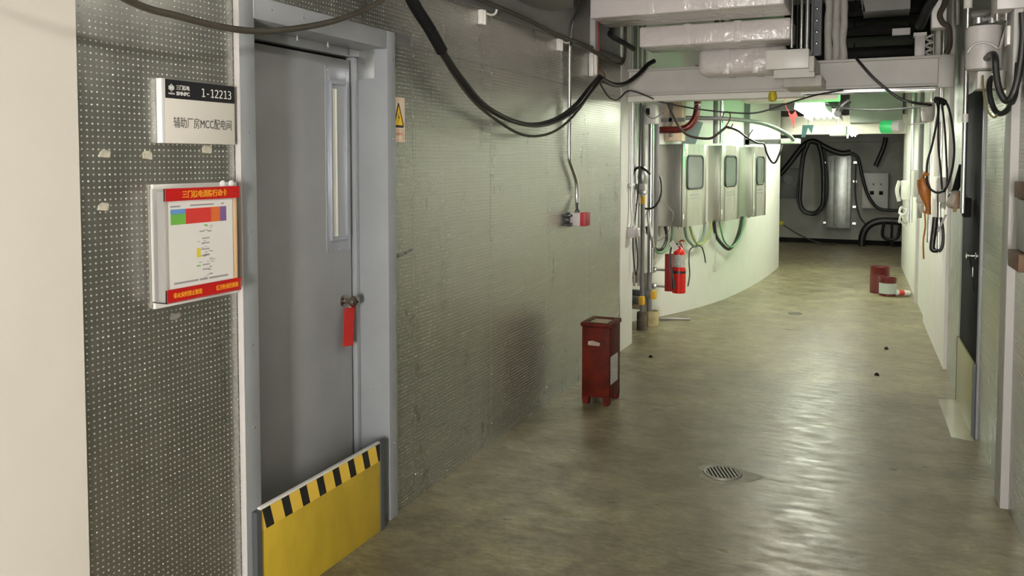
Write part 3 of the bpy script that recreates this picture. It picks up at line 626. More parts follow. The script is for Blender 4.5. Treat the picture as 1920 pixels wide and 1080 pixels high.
loop([(-1.746, 9.443, .97), (-1.733, 9.509, .813), (-1.701, 9.671, .702), (-1.654, 9.904, .613), (-1.614, 10.106, .672), (-1.583, 10.259, .822), (-1.57, 10.325, .97)], .02, BLACK, 'thick black cable loop under the middle steel cabinet')
loop([(-1.70, 9.521, .97), (-1.67, 9.67, .739), (-1.622, 9.903, .639), (-1.578, 10.14, .702), (-1.55, 10.276, .834), (-1.535, 10.36, .98)], .011, GREENC, 'green cable loop under the middle steel cabinet')
one('cable_tail', MB().tube([(-1.875, 9.06, .715), (-1.885, 9.024, .712), (-1.908, 8.943, .678), (-1.911, 8.934, .563), (-1.906, 8.948, .416), (-1.916, 8.916, .291)], .007, 6), BLACK, 'thin dark cable tail hanging down the white wall right of the extinguisher', 'cable')
one('cable_tail', MB().tube([(-1.875, 9.06, .715), (-1.865, 9.096, .718), (-1.834, 9.206, .697), (-1.817, 9.269, .62), (-1.805, 9.309, .508)], .007, 6), BLACK, 'short dark cable tail ending in mid wall between the cabinet cable loops', 'cable')
one('plug_lead', MB().tube([(-1.746, 9.443, .97), (-1.736, 9.495, .753), (-1.735, 9.501, .57), (-1.737, 9.49, .45)], .006, 6).box(-1.755, -1.72, 9.47, 9.51, .39, .46, .004), PLASTG, 'grey lead with a plug hanging below the middle steel cabinet', 'lead')

# --------------------------------------------------------------- fire extinguisher
ex = thing('fire_extinguisher', 'red fire extinguisher with white tag on the curved wall under the nearest cabinet', 'fire extinguisher', (-1.885, 8.34, .31))
ex_c = (-1.885, 8.34, .31)
obj('cylinder', MB().lathe([(.0, .0), (.052, .0), (.06, .012), (.06, .395), (.052, .43), (.03, .455), (.018, .465), (.018, .475), (0, .475)], ex_c, 24), EXTR, ex)
obj('cup', MB().lathe([(.0, -.002), (.066, -.002), (.068, .01), (.068, .25), (.062, .252)], ex_c, 24), EXTR, ex)
obj('label', MB().lathe([(.0608, .265), (.0608, .39)], ex_c, 24), LABEL, ex, label='silver label on the extinguisher')
obj('strap', MB().lathe([(.0695, .20), (.0695, .225)], ex_c, 24), BLACK, ex)
obj('back_plate', MB().box(-2.03, -1.945, 8.33, 8.37, .315, .70, .004), EXTD, ex)
each('bracket_arm', MB().tube([(-2.16, 8.5, .53), (-2.14, 8.36, .53), (-2.03, 8.35, .53)], .012, 8).tube([(-2.16, 8.5, .36), (-2.14, 8.36, .36), (-2.03, 8.35, .36)], .012, 8).lathe([(.03, 0), (.03, .03), (.015, .035)], (-2.145, 8.37, .53), 12, (0, -1, 0)).lathe([(.03, 0), (.03, .03), (.015, .035)], (-2.145, 8.37, .36), 12, (0, -1, 0)), ZINC, ex)
obj('valve_head', MB().lathe([(.018, .47), (.022, .49), (.022, .515), (.01, .52)], ex_c, 14), ZINC, ex)
obj('handle', MB().tube([(-1.885, 8.33, .82), (-1.86, 8.31, .845), (-1.825, 8.3, .845)], .009, 8).tube([(-1.885, 8.33, .815), (-1.855, 8.31, .80), (-1.83, 8.3, .77)], .008, 8), EXTD, ex)
obj('tag', MB().prism([(-1.975, 8.27, .82), (-1.93, 8.262, .85), (-1.87, 8.262, .77), (-1.92, 8.27, .735)], (0, .002, 0)), PLAST, ex)
hs = obj('hose', MB().tube([(-1.90, 8.33, .81), (-1.955, 8.31, .78), (-1.965, 8.285, .65), (-1.94, 8.27, .52), (-1.925, 8.265, .42)], .010, 8), BLACK, ex)
obj('nozzle', MB().tube([(-1.925, 8.265, .46), (-1.915, 8.263, .36)], lambda t: .012+.008*t, 10, False), BLACK, hs)

# --------------------------------------------------------------- above the cabinets
rp_ = thing('red_pipe', 'red pipe bending upward above the nearest steel cabinet', 'pipe', (-1.9, 8.3, 1.97))
obj('pipe', MB().tube([(-2.14, 8.30, 1.965), (-2.0, 8.30, 1.965), (-1.88, 8.30, 1.968), (-1.80, 8.31, 1.995), (-1.745, 8.32, 2.06), (-1.72, 8.33, 2.14), (-1.715, 8.34, 2.26), (-1.715, 8.35, 2.6)], .035, 14), REDPIPE, rp_)
obj('collar', MB().lathe([(.042, 0), (.042, .02)], (-1.715, 8.345, 2.2), 14), PLAST, rp_)
one('grey_plate', MB().prism([(-1.885, 8.92, 2.10), (-1.775, 8.92, 2.06), (-1.86, 8.9, 1.80), (-2.0, 8.9, 1.80), (-1.97, 8.92, 2.02)], (0, .015, 0)), GPLATE, 'grey green plate leaning behind the red pipe bend above the cabinet', 'plate')
for i, (x, y, lab) in enumerate([(-1.675, 9.1, 'dark upright pipe above the nearest steel cabinet'), (-1.615, 9.12, 'bright upright conduit beside the dark one above the cabinets')]):
    one('riser_pipe', MB().tube([(x, y, 1.84), (x, y, 3.28)], .026-.006*i, 12, False), PIPEG if i == 0 else CHROME, lab, 'pipe')
one('wall_pipe', MB().tube([(-2.06, 8.78, 2.11), (-1.90, 8.86, 2.11), (-1.55, 9.0, 2.10), (-1.3, 9.4, 2.08), (-1.17, 9.9, 2.04), (-1.05, 10.4, 1.96), (-1.0, 10.7, 1.88)], .022, 10), PIPEG, 'grey pipe running below the ceiling beyond the red pipe toward the lit hall', 'pipe')
one('pipe_bracket', MB().box(-1.62, -1.55, 10.7, 10.76, 1.85, 2.4).box(-1.6, -1.0, 10.7, 10.76, 1.86, 1.92), PIPEG, 'grey angle bracket carrying the pipe on the curved wall', 'bracket')
tr = thing('wall_trunking', 'pale vertical trunking group in the recess behind the upright pipes', 'trunking', (-2.35, 8.2, 1.9))
tb = MB()
for i in range(5): tb.tube([(-2.33+.035*i, 7.95+.03*i, .4), (-2.33+.035*i, 7.95+.03*i, 3.25)], .012, 8, False)
obj('conduits', tb, CHROME, tr)
ub = thing('upper_panel', 'cream equipment box above the nearest steel cabinet behind the red pipe', 'box', (-2.1, 8.75, 1.85))
obj('box', MB().box(-2.11, -1.93, 8.62, 8.78, 1.86, 2.28, .004), PLY, ub)
obj('cross_rail', MB().box(-2.15, -1.9, 8.58, 8.62, 2.06, 2.10).box(-2.06, -2.03, 8.58, 8.62, 1.9, 2.28), PIPEG, ub)
one('cable', MB().tube([(-1.95, 7.5, 2.50), (-1.88, 7.6, 2.28), (-1.75, 7.6, 2.0), (-1.68, 7.6, 1.91), (-1.60, 7.6, 1.87), (-1.5, 7.6, 1.855), (-1.43, 7.6, 1.86), (-1.36, 7.6, 1.91), (-1.30, 7.6, 1.96)], .012, 8), BRCABLE, 'brown cable drooping from the beam in front of the red pipe', 'cable')
one('cable', MB().tube([(-1.30, 7.6, 1.96), (-1.2, 7.6, 1.92), (-1.12, 7.6, 1.86), (-1.03, 7.62, 1.81), (-.98, 7.65, 1.80), (-.955, 7.65, 1.72), (-.92, 7.7, 1.645), (-.885, 7.7, 1.64), (-.85, 7.7, 1.72), (-.835, 7.75, 1.79)], .009, 8), BLACK, 'black cable sagging from the tie hook toward the lit hall end', 'cable')
one('tie_hook', MB().tube([(-1.32, 7.52, 2.04), (-1.31, 7.5, 2.075), (-1.275, 7.5, 2.085), (-1.255, 7.52, 2.06), (-1.275, 7.58, 2.01), (-1.305, 7.6, 1.96), (-1.27, 7.62, 1.945), (-1.245, 7.6, 1.985)], .006, 6), RUSTW, 'rusty wire hook holding up the sagging cables below the beam', 'hook')
one('cable_end', MB().tube([(-1.07, 7.6, 1.93), (-1.09, 7.6, 1.90), (-1.11, 7.6, 1.86), (-1.09, 7.6, 1.84)], .005, 6), BLACK, 'short black cable offshoot near the farthest steel cabinet top', 'cable')

# ================================================================== BEAM, DUCTS AND OVERHEAD
bm_ = thing('steel_beam', 'pale grey steel beam spanning the corridor below the ducts', 'beam', (-.8, 7.0, 2.22))
B = MB().box(-2.05, .46, 7.05, 7.09, 2.225, 2.445).box(-2.05, .46, 7.0, 7.2, 2.215, 2.235, .003).box(-2.05, .46, 7.0, 7.2, 2.425, 2.445, .003)
obj('web', B, BEAM, bm_)
obj('lower_rail', MB().box(-.62, .34, 7.0, 7.03, 2.19, 2.213, .002).box(-.62, .34, 7.0, 7.2, 2.185, 2.195), CHROME, bm_)
obj('end_plate', MB().box(.355, .46, 6.97, 7.03, 2.20, 2.43, .003), BEAM, bm_)
obj('lip', MB().box(-2.05, -.6, 7.02, 7.2, 2.165, 2.213, .003), WHITE, bm_)
one('cable', MB().tube([(-.22, 6.99, 2.455), (-.18, 6.96, 2.40), (-.10, 6.94, 2.30), (0, 6.93, 2.20), (.10, 6.92, 2.12), (.20, 6.9, 2.085), (.30, 6.8, 2.06)], .011, 8), BLACK, 'black cable hanging down the front of the steel beam toward the right wall', 'cable')
one('yellow_bag', MB().lathe([(.005, 0), (.03, .01), (.035, .04), (.03, .07), (.02, .085)], (-.83, 6.96, 2.125), 10), YBAG, 'small yellow plastic cap hanging under the steel beam', 'bag')
def duct(lab, x0, x1, y0, y1, z0, z1, bev):
    b = bmesh.new(); bmesh.ops.create_cube(b, size=1)
    for q in b.verts: q.co = Vector(((x0+x1)/2+q.co.x*(x1-x0), (y0+y1)/2+q.co.y*(y1-y0), (z0+z1)/2+q.co.z*(z1-z0)))
    bmesh.ops.bevel(b, geom=b.edges[:], offset=bev, segments=3, affect='EDGES', profile=.5)
    m = MB(); m._add(b)
    t = thing('insulated_duct', lab, 'duct', ((x0+x1)/2, (y0+y1)/2, z0), 'foil wrapped ducts')
    obj('wrap', m, FOIL, t)
    bd = MB()
    for k in range(1, 3):
        xx = x0+(x1-x0)*k/3; bd.box(xx-.025, xx+.025, y0-.002, y1+.002, z0-.002, z1+.002, .002)
    each('joint_tape', bd, FOIL, t)
    return t
duct('top foil wrapped duct of three, cut by the picture edge', -1.916, -.605, 5.6, 6.05, 2.655, 3.05, .012)
duct('middle foil wrapped duct of three above the beam', -1.71, -.62, 6.15, 6.53, 2.51, 2.66, .012)
duct('lowest foil wrapped duct with rounded end in front of the beam', -1.372, -.7, 6.66, 6.98, 2.335, 2.55, .045)
eb = thing('white_box', 'white metal box at the right end of the foil wrapped ducts', 'box', (-.65, 6.4, 2.31))
obj('case', MB().box(-.80, -.505, 6.28, 6.5, 2.315, 2.452, .003), PLAST, eb)
obj('side_bracket', MB().box(-.505, -.47, 6.3, 6.9, 2.29, 2.40, .002).box(-.75, -.47, 6.34, 6.42, 2.255, 2.315).box(-.75, -.47, 6.8, 6.88, 2.235, 2.30), BEAM, eb)
obj('base_pad', MB().box(-.70, -.43, 6.5, 6.98, 2.20, 2.285, .012), WRAP, eb)
for i, (x, y, r, lab) in enumerate([(-.615, 6.2, .010, 'left threaded hanger rod above the white box'), (-.555, 6.25, .012, 'second threaded hanger rod above the white box'), (-.525, 6.35, .016, 'grey hanger strut above the right edge of the white box')]):
    one('hanger_rod', MB().tube([(x, y, 2.452), (x, y, 3.3)], r, 10, False), CHROME if i < 2 else ZINC, lab, 'rod', 'hanger rods by the white box')
ldr = thing('cable_ladder', 'upright dark cable ladder with bright bolts beside the hanger rods', 'cable tray', (-.48, 6.5, 2.46))
obj('rail', MB().box(-.51, -.495, 6.5, 6.56, 2.43, 3.29).box(-.455, -.44, 6.5, 6.56, 2.43, 3.29).box(-.51, -.44, 6.56, 6.57, 2.43, 3.29), DGREY, ldr)
bt = MB()
for k in range(6): bt.lathe([(.012, 0), (.012, .012), (.005, .016)], (-.475, 6.555, 2.52+k*.085), 10, (0, -1, 0))
each('bolt', bt, SCREW, ldr)
for i, x in enumerate((-.425, -.37, -.318)):
    rr = random.Random(i)
    one('wrapped_pipe', MB().tube([(x+rr.uniform(-.006, .006), 7.08+.03*i, 2.45+.07*k) for k in range(13)], lambda t: .030+.002*math.sin(t*23+i), 10), WRAP,
        ['left fabric wrapped upright pipe standing on the beam', 'centre fabric wrapped upright pipe standing on the beam', 'right fabric wrapped upright pipe beside the dark tray opening'][i], 'pipe', 'wrapped upright pipes on the beam')
# dark trays above the beam
def tray(lab, x0, x1, y0, y1, z, n, ms, h=.06):
    t = thing('cable_tray', lab, 'cable tray', ((x0+x1)/2, y0, z), 'dark cable trays above the beam')
    obj('tray', MB().box(x0, x1, y0, y1, z, z+.01).box(x0, x1, y0, y0+.01, z, z+h).box(x0, x1, y1-.01, y1, z, z+h), TRAYD, t)
    for x_ in (x0+.03, x1-.03): obj('hanger', MB().tube([(x_, y1+.01, z+.01), (x_, y1+.01, 3.3)], .008, 6, False), TRAYD, t)
    rr = random.Random(int(z*100))
    for k in range(n):
        y = y0+.05+(y1-y0-.1)*k/max(1, n-1); r = rr.uniform(.014, .03)
        obj('cable', MB().tube([(x0+.02, y, z+.012+r), ((x0+x1)/2, y+rr.uniform(-.03, .03), z+.02+r+rr.uniform(0, .05)), (x1-.02, y, z+.012+r)], r, 8), ms[k % len(ms)], t)
    return t
tray('lowest dark cable tray in the opening above the beam', -.30, .30, 7.5, 8.2, 2.50, 6, [BLACKD, BLACKD, BLACK])
tray('middle dark cable tray with a reddish cable above the beam', -.45, .22, 7.8, 8.5, 2.72, 6, [BLACKD, TRAYR, TRAYR])
tray('top dark cable tray partly hidden behind a grey slab above the beam', -.45, .25, 8.0, 8.7, 2.92, 5, [BLACKD, TRAYR])
one('tray_cover', MB().box(-.19, .17, 7.6, 7.96, 2.90, 3.3, .004), GREYP, 'grey slab hanging at the top of the dark opening above the beam', 'slab')
one('tray_tag', MB().box(.04, .178, 7.782, 7.798, 2.715, 2.772), PLASTG, 'pale rectangular plate in the dark opening above the beam', 'plate')
one('dark_backing', MB().box(-1.0, .5, 9.3, 9.34, 2.40, 3.3), TRAYD, 'black sheet put in for the dark of the opening above the beam', 'cover')  # black sheet stands in for the shade deep in the opening
one('hanger_strap', MB().prism([(-.26, 7.6, 3.3), (-.24, 7.6, 3.3), (-.17, 7.6, 2.9), (-.19, 7.6, 2.9)], (0, .02, 0)), DGREY, 'slanting dark strap at the top left of the dark opening', 'strap')
# right junk above the beam
one('short_duct', MB().box(.195, .265, 7.05, 7.15, 2.445, 2.62, .003).box(.185, .275, 7.04, 7.16, 2.60, 2.625), PLASTG, 'short grey upright duct stub standing on the right end of the beam', 'duct')
sp_ = MB()
sp_.tube([(.295+.022*math.cos(t), 7.1+.022*math.sin(t), 2.45+.0085*t) for t in [i*.5 for i in range(40)]], .009, 6)
one('coiled_hose', sp_, WRAP, 'coiled pale hose standing beside the duct stub on the beam', 'hose')
one('hanging_box', MB().box(.30, .40, 6.95, 7.1, 2.64, 3.0, .006), PLAST, 'white box hanging above the right end of the beam', 'box')
one('black_bundle', MB().tube([(.36, 6.9, 3.1), (.33, 6.9, 2.9), (.27, 6.92, 2.78), (.24, 6.95, 2.70), (.22, 7.0, 2.66)], .035, 8), BLACK, 'fat black cable bundle dropping in front of the hanging white box', 'cable')
one('cable', MB().tube([(.41, 6.85, 2.95), (.38, 6.85, 2.8), (.35, 6.85, 2.72), (.37, 6.85, 2.66), (.41, 6.85, 2.62), (.42, 6.88, 2.5), (.40, 6.9, 2.44)], .02, 8), BRCABLE, 'brown cable curling beside the white box above the right end of the beam', 'cable')
one('strut_post', MB().tube([(.44, 6.6, 3.2), (.45, 6.6, 2.6)], .012, 8), ZINC, 'thin leaning grey rod at the top right beside the chrome pole', 'rod')

# --------------------------------------------------------------- fluorescent lights
def lamp(lab, x, y0, y1, z, wid, tm, pairs=2, hood=True, cross=False):
    t = thing('fluorescent_light', lab, 'light', (x, (y0+y1)/2, z), 'fluorescent lights along the corridor')
    if hood:
        obj('housing', MB().box(x-wid/2-.03, x+wid/2+.03, y0, y1, z+.035, z+.075, .004), LAMPW, t)
    if hood and not cross:
        for sx in (-1, 1):
            xs = x+sx*(wid/2+.03)
            obj('reflector_side', MB().prism([(xs, y0, z+.04), (xs+sx*.004, y0, z+.04), (xs+sx*.016, y0, z-.03), (xs+sx*.012, y0, z-.03)], (0, y1-y0, 0)), LAMPW, t)
    n = pairs*2
    for k in range(n):
        if cross: yy = y0+(y1-y0)*(k+.5)/n; P = [(x-wid/2+.02, yy, z+.015), (x+wid/2-.02, yy, z+.015)]
        else: xx = x-wid/2+wid*(k+.5)/n; P = [(xx, y0+.02, z+.015), (xx, y1-.02, z+.015)]
        obj('tube', MB().tube(P, .013, 10, False), tm, t)
    obj('suspension', MB().tube([(x, y0+.05, z+.07), (x, y0+.05, 3.3)], .006, 6, False).tube([(x, y1-.05, z+.07), (x, y1-.05, 3.3)], .006, 6, False), DGREY, t)
    return t
lamp('nearer fluorescent light seen glowing under the beam in the lit hall', -.80, 10.2, 11.6, 2.29, .26, T_HALL)
lamp('farther fluorescent light right behind the glowing one in the hall', -.78, 11.75, 13.15, 2.27, .34, T_HALL)
lamp('fluorescent light hidden just behind the steel beam', -.70, 7.45, 8.65, 2.36, .26, T_MID)
lamp('fluorescent light on the ceiling above the near floor', -.35, 2.2, 3.6, 2.95, .26, T_OVER)
wl = thing('fill_light', 'upright fill light added on a floor stand behind the camera', 'light', (.15, -3.0, 0))  # unseen lamp, added to light the walls more than the floor
obj('stand', MB().tube([(.15, -3.0, .02), (.15, -3.0, .7)], .02, 10, False).box(-.1, .4, -3.25, -2.75, 0, .03, .004), DGREY, wl)
obj('lamp_head', MB().box(-.1, .4, -3.10, -3.06, .68, 1.95, .004).box(-.1, .4, -3.10, -2.95, .66, .68).box(-.1, .4, -3.10, -2.95, 1.95, 1.97), LAMPW, wl)
for k in range(4): obj('tube', MB().tube([(-.03+.12*k, -3.02, .72), (-.03+.12*k, -3.02, 1.92)], .014, 10, False), T_CROSS, wl)
lamp('small fluorescent light glowing at the dark far end', -.50, 15.2, 15.8, 2.08, .1, T_FAR, 1)

# --------------------------------------------------------------- far overhead things
one('cross_beam', MB().box(-1.48, .3, 13.55, 13.75, 2.06, 2.34, .004), CREAM, 'cream cross beam at the far end of the lit hall', 'beam')
one('cross_duct', MB().box(-1.45, -.45, 9.35, 9.75, 2.30, 2.55, .01), CREAM, 'cream duct crossing behind the beam left of the glowing light', 'duct')
one('cross_channel', MB().box(-1.5, .25, 12.2, 12.3, 2.36, 2.45, .003), PIPEG, 'grey channel across the ceiling beside the far light', 'channel')
one('white_channel', MB().box(-1.16, -.955, 10.6, 10.9, 1.865, 1.925, .003), PLAST, 'short white channel end above the far end of the curved wall', 'channel')
one('red_cloth', MB().prism([(-.865, 8.5, 2.125), (-.83, 8.5, 2.10), (-.80, 8.51, 2.135), (-.775, 8.5, 2.08), (-.80, 8.5, 2.07), (-.81, 8.5, 2.0), (-.82, 8.5, 2.0)], (0, .012, 0)).tube([(-.813, 8.505, 2.005), (-.81, 8.505, 1.97)], .004, 6).tube([(-.855, 8.506, 2.12), (-.90, 8.506, 2.3), (-.90, 8.506, 3.3)], .002, 5), CLOTHR, 'small red cloth flag hanging left of the glowing light', 'cloth')
one('blue_cloth', MB().prism([(-.86, 10.0, 2.06), (-.79, 10.0, 2.06), (-.74, 10.0, 2.06), (-.76, 10.0, 1.96), (-.80, 10.0, 2.03), (-.83, 10.0, 1.92), (-.87, 10.0, 1.92)], (0, .012, 0)).tube([(-.80, 10.006, 2.05), (-.80, 10.006, 3.3)], .002, 5), CLOTHB, 'grey blue cloth strip hanging below the glowing light', 'cloth')
one('grey_unit', MB().box(-.62, -.43, 10.9, 11.2, 1.96, 2.08, .006).tube([(-.525, 11.05, 2.07), (-.525, 11.05, 3.3)], .006, 6), PLASTG, 'grey ceiling unit box below the far fluorescent light', 'box')
es = thing('exit_sign', 'green glowing exit light hanging near the right wall in the hall', 'exit light', (.08, 9.6, 1.95))
obj('lens', MB().lathe([(.0, -.075), (.058, -.075)], (.05, 9.6, 2.01), 18, (.88, -.47, 0), False), EXITG, es)
obj('lens_body', MB().lathe([(.06, -.085), (.068, -.085), (.068, .03), (.06, .05)], (.05, 9.6, 2.01), 18, (.88, -.47, 0), False), EXITB, es)
obj('housing', MB().lathe([(.069, 0), (.069, .075), (.03, .09)], (.09, 9.579, 2.01), 18, (.88, -.47, 0)), PLASTG, es)
obj('support_arm', MB().tube([(.17, 9.6, 2.02), (.42, 9.5, 2.05)], .008, 8, False), PLASTG, es)
hn = thing('loudspeaker', 'grey horn shaped loudspeaker under the right end of the beam', 'loudspeaker', (.31, 7.4, 1.96))
obj('horn', MB().lathe([(.03, 0), (.042, .01), (.05, .06), (.05, .13), (.04, .155), (.02, .16)], (.31, 7.4, 1.96), 16), WRAP, hn)
obj('bracket', MB().box(.30, .40, 7.39, 7.42, 2.10, 2.125).box(.37, .40, 7.38, 7.43, 1.96, 2.13), ZINC, hn)
one('air_duct', MB().box(-.42, .2, 11.5, 12.0, 2.14, 3.3, .01), GREYP, 'grey duct crossing above the dark end hall right of the light', 'duct')
one('angled_pipe', MB().tube([(-.33, 9.0, 2.26), (-.40, 9.0, 2.20), (-.44, 9.0, 2.14)], .03, 10).lathe([(.035, 0), (.035, .03)], (-.44, 8.98, 2.125), 12, (0, -1, 0)), BLACK, 'black angled pipe end right of the glowing light', 'pipe')
one('cable', MB().tube([(-.55, 9.0, 2.22), (-.3, 8.6, 2.15), (0, 8.0, 2.10), (.2, 7.4, 2.08), (.31, 6.9, 2.065)], .009, 8), BLACK, 'black cable strung under the beam from the right wall cables into the hall', 'cable')

# ================================================================== FAR END WALL
loopm = lambda pts, r: MB().tube(pts, r, 10)
fb = thing('cable_bundle', 'heavy black cable bundle arched and looped down on the dark end wall', 'cable', (-1.3, 17.5, .6))
obj('cable', loopm([(-1.95, 17.4, 1.35), (-1.85, 17.4, 1.45), (-1.72, 17.4, 1.62), (-1.55, 17.4, 1.86), (-1.43, 17.4, 1.99), (-1.28, 17.4, 2.04), (-1.08, 17.4, 1.93), (-.9, 17.4, 1.84), (-.74, 17.4, 1.80), (-.6, 17.4, 1.82)], .055), BLACK, fb)
obj('cable', loopm([(-1.38, 17.3, 2.0), (-1.47, 17.3, 1.7), (-1.51, 17.3, 1.15), (-1.51, 17.3, .83), (-1.45, 17.3, .68), (-1.35, 17.3, .62), (-1.22, 17.3, .62), (-1.12, 17.3, .72), (-1.08, 17.3, .86), (-1.08, 17.3, 1.36), (-1.12, 17.3, 1.75), (-1.18, 17.3, 1.98)], .045), BLACK, fb)
obj('cable', loopm([(-1.45, 17.22, 1.9), (-1.53, 17.22, 1.3), (-1.55, 17.22, .9), (-1.46, 17.22, .66), (-1.3, 17.22, .6), (-1.08, 17.22, .7), (-1.0, 17.22, .95), (-1.0, 17.22, 1.4), (-1.06, 17.22, 1.85)], .018), BLACK, fb)
ec = thing('metal_cabinet', 'tall bright metal cabinet on the dark end wall', 'cabinet', (-.8, 17.6, .32))
obj('case', MB().box(-1.03, -.58, 17.45, 17.69, .33, 1.76, .01), ZINC, ec)
obj('fold', MB().box(-.90, -.64, 17.43, 17.45, .36, 1.73, .006), ZINC, ec)
lug = MB()
for x_, z_ in ((-1.06, 1.62), (-.52, 1.62), (-.52, 1.25), (-.52, .75), (-1.06, .42), (-.52, .42)): lug.box(x_-.03, x_+.03, 17.6, 17.69, z_-.02, z_+.02)
each('lug', lug, SCREW, ec)
sw = thing('switch_box', 'square pale switch box on the dark end wall right of the cabinet', 'switch box', (-.14, 17.6, .73))
obj('case', MB().box(-.38, .08, 17.5, 17.69, .73, 1.42, .008), PLASTG, sw)
obj('button', MB().lathe([(.02, 0), (.02, .02)], (-.18, 17.5, 1.2), 10, (0, -1, 0)).lathe([(.02, 0), (.02, .02)], (-.05, 17.5, 1.2), 10, (0, -1, 0)), DGREY, sw)
obj('switch', MB().box(-.08, -.01, 17.47, 17.5, 1.0, 1.07, .004).box(-.24, -.17, 17.47, 17.5, 1.0, 1.07, .004), BLACKD, sw)
one('cable', loopm([(-.64, 17.3, 1.82), (-.47, 17.3, 1.72), (-.38, 17.3, 1.36), (-.31, 17.3, 1.1), (-.22, 17.3, .9), (-.07, 17.3, .74), (.22, 17.3, .71), (.6, 17.3, .75)], .03), BLACK, 'black cable falling in front of the pale switch box', 'cable')
one('cable', loopm([(-.50, 17.4, 1.6), (-.5, 17.4, 1.0), (-.42, 17.4, .6), (-.30, 17.4, .42)], .014), BLACK, 'thin black cable down the end wall between cabinet and switch box', 'cable')
one('black_elbow', loopm([(-.37, 17.4, .0), (-.36, 17.4, .18), (-.30, 17.4, .34), (-.18, 17.4, .45), (-.0, 17.4, .50), (.3, 17.4, .50), (.6, 17.4, .5)], .07), BLACK, 'thick black pipe elbow rising from the floor of the end hall', 'pipe')
one('hose_ring', MB().tube([(.02, 17.35, .48), (.0, 17.35, .22), (.12, 17.35, .15), (.26, 17.35, .2), (.3, 17.35, .42)], .03, 8).tube([(.16, 17.35, .5), (.16, 17.35, .1), (.2, 17.35, .02)], .025, 8), BLACK, 'black hose ring hanging under the thick pipe elbow', 'hose')
one('slanted_pipe', MB().tube([(.02, 17.47, 2.1), (-.02, 17.46, 1.9), (-.15, 17.44, 1.55)], .045, 10), BLACK, 'black slanting pipe above the pale switch box', 'pipe')
one('wall_device', MB().box(-1.95, -1.55, 17.55, 17.69, .92, 1.5, .01).lathe([(.1, 0), (.1, .05)], (-1.75, 17.55, 1.28), 14, (0, -1, 0)), PIPEG, 'dark grey valve box behind the left end of the looped cables', 'box')
one('cable', loopm([(-1.95, 17.4, .45), (-1.7, 17.4, .28), (-1.4, 17.4, .12), (-1.1, 17.35, .03), (-.8, 17.3, .03)], .015), BRCABLE, 'thin cable sloping down to the floor below the looped cables', 'cable')
one('yellow_clip', MB().box(-1.93, -1.83, 17.35, 17.45, .36, .44, .01), YBAG, 'small yellow clip on the thin cable at the end wall corner', 'clip')
one('wall_duct', MB().box(-2.4, .6, 17.5, 17.69, 2.02, 2.2, .006), GREYP, 'grey trunking along the top of the dark end wall', 'trunking')

# ================================================================== RIGHT WALL THINGS
d2 = bpy.data.objects.new('door_2', None); COL.objects.link(d2); d2.location = rw(6, 0, 0); d2['kind'] = 'structure'
obj('door_frame', R().box(-.012, .09, 5.53, 5.585, 0, 2.16, .002).box(-.012, .09, 6.43, 6.50, 0, 2.16, .002).box(-.012, .09, 5.60, 6.43, 2.09, 2.16, .002), FRAME, d2)
obj('door_leaf', R().box(-.010, .06, 5.60, 6.428, .01, 2.086, .002), NAVY, d2)
obj('door_gap_seal', R().box(-.008, .06, 5.585, 5.60, .005, 2.09), BLACKD, d2)
k2 = obj('door_handle', R().lathe([(.022, 0), (.022, .01), (.01, .014), (.01, .04), (.02, .045), (.022, .06), (0, .066)], (-.01, 5.66, 1.08), 16, (-1, 0, 0)), CHROME, d2)
ky = thing('key_bunch', 'bunch of keys hanging at the knob of the dark right door', 'keys', rw(5.69, -.03, .9))
obj('strap', R().tube([(-.05, 5.66, 1.09), (-.045, 5.68, 1.04), (-.035, 5.69, .98), (-.025, 5.70, .92), (-.02, 5.71, .86)], .006, 6), BLACK, ky)
obj('key', R().box(-.034, -.028, 5.68, 5.70, .95, 1.01, .002), ZINC, ky)
b2 = thing('barrier_board', 'olive metallic barrier board across the dark right hand door', 'barrier', rw(6, 0, 0))
obj('board', R().box(-.026, -.014, 5.60, 6.41, .0, .44, .001), OLIVE, b2)
each('slot_rail', R().box(-.028, -.013, 5.575, 5.60, 0, .44).box(-.028, -.013, 6.41, 6.435, 0, .44), DGREY, b2)
one('floor_patch', MB().prism([(.375, 6.37, 0), (.385, 5.9, 0), (.40, 5.52, 0), (.515, 5.5, 0), (.495, 6.39, 0)], (0, 0, .002)), WET, 'shiny pale patch of floor in front of the dark right door', 'floor patch')
one('wood_block', R().box(-.065, -.001, 4.0, 4.25, 1.185, 1.26, .004), WOOD, 'lower brown wooden block fixed on the right wall by the picture edge', 'wood block', 'wood blocks on the right wall')
one('wood_block', R().box(-.05, -.001, 4.0, 4.24, 1.49, 1.56, .004), WOOD, 'upper brown wooden block fixed on the right wall by the picture edge', 'wood block', 'wood blocks on the right wall')
one('wall_box', R().box(-.04, -.001, 4.0, 4.22, 1.265, 1.485, .004), GREYP, 'grey recessed box between the two wooden blocks at the picture edge', 'box')
# chrome pole, big can, grey boxes, hoses
cp = thing('chrome_pole', 'bright vertical conduit running down beside the dark right door', 'conduit', rw(5.66, -.08, 1.3))
obj('pipe', MB().tube([(.433, 5.6, 3.28), (.433, 5.6, 2.45), (.433, 5.6, 1.34)], .014, 12, False), CHROME, cp)
each('coupling', MB().tube([(.433, 5.6, 2.55), (.433, 5.6, 2.75)], .024, 12, False).tube([(.433, 5.6, 1.88), (.433, 5.6, 1.93)], .018, 12, False), PLAST, cp)
each('saddle', MB().box(.44, .53, 5.59, 5.61, 2.3, 2.32).box(.44, .53, 5.59, 5.61, 2.9, 2.92), DGREY, cp)
bc = thing('cylinder_housing', 'large grey cylindrical housing high on the right wall', 'housing', (.465, 4.92, 2.1))
obj('drum', MB().lathe([(.06, 0), (.082, .008), (.085, .03), (.085, .205), (.08, .225), (.0, .23)], (.458, 4.92, 2.115), 28), PLASTG, bc)
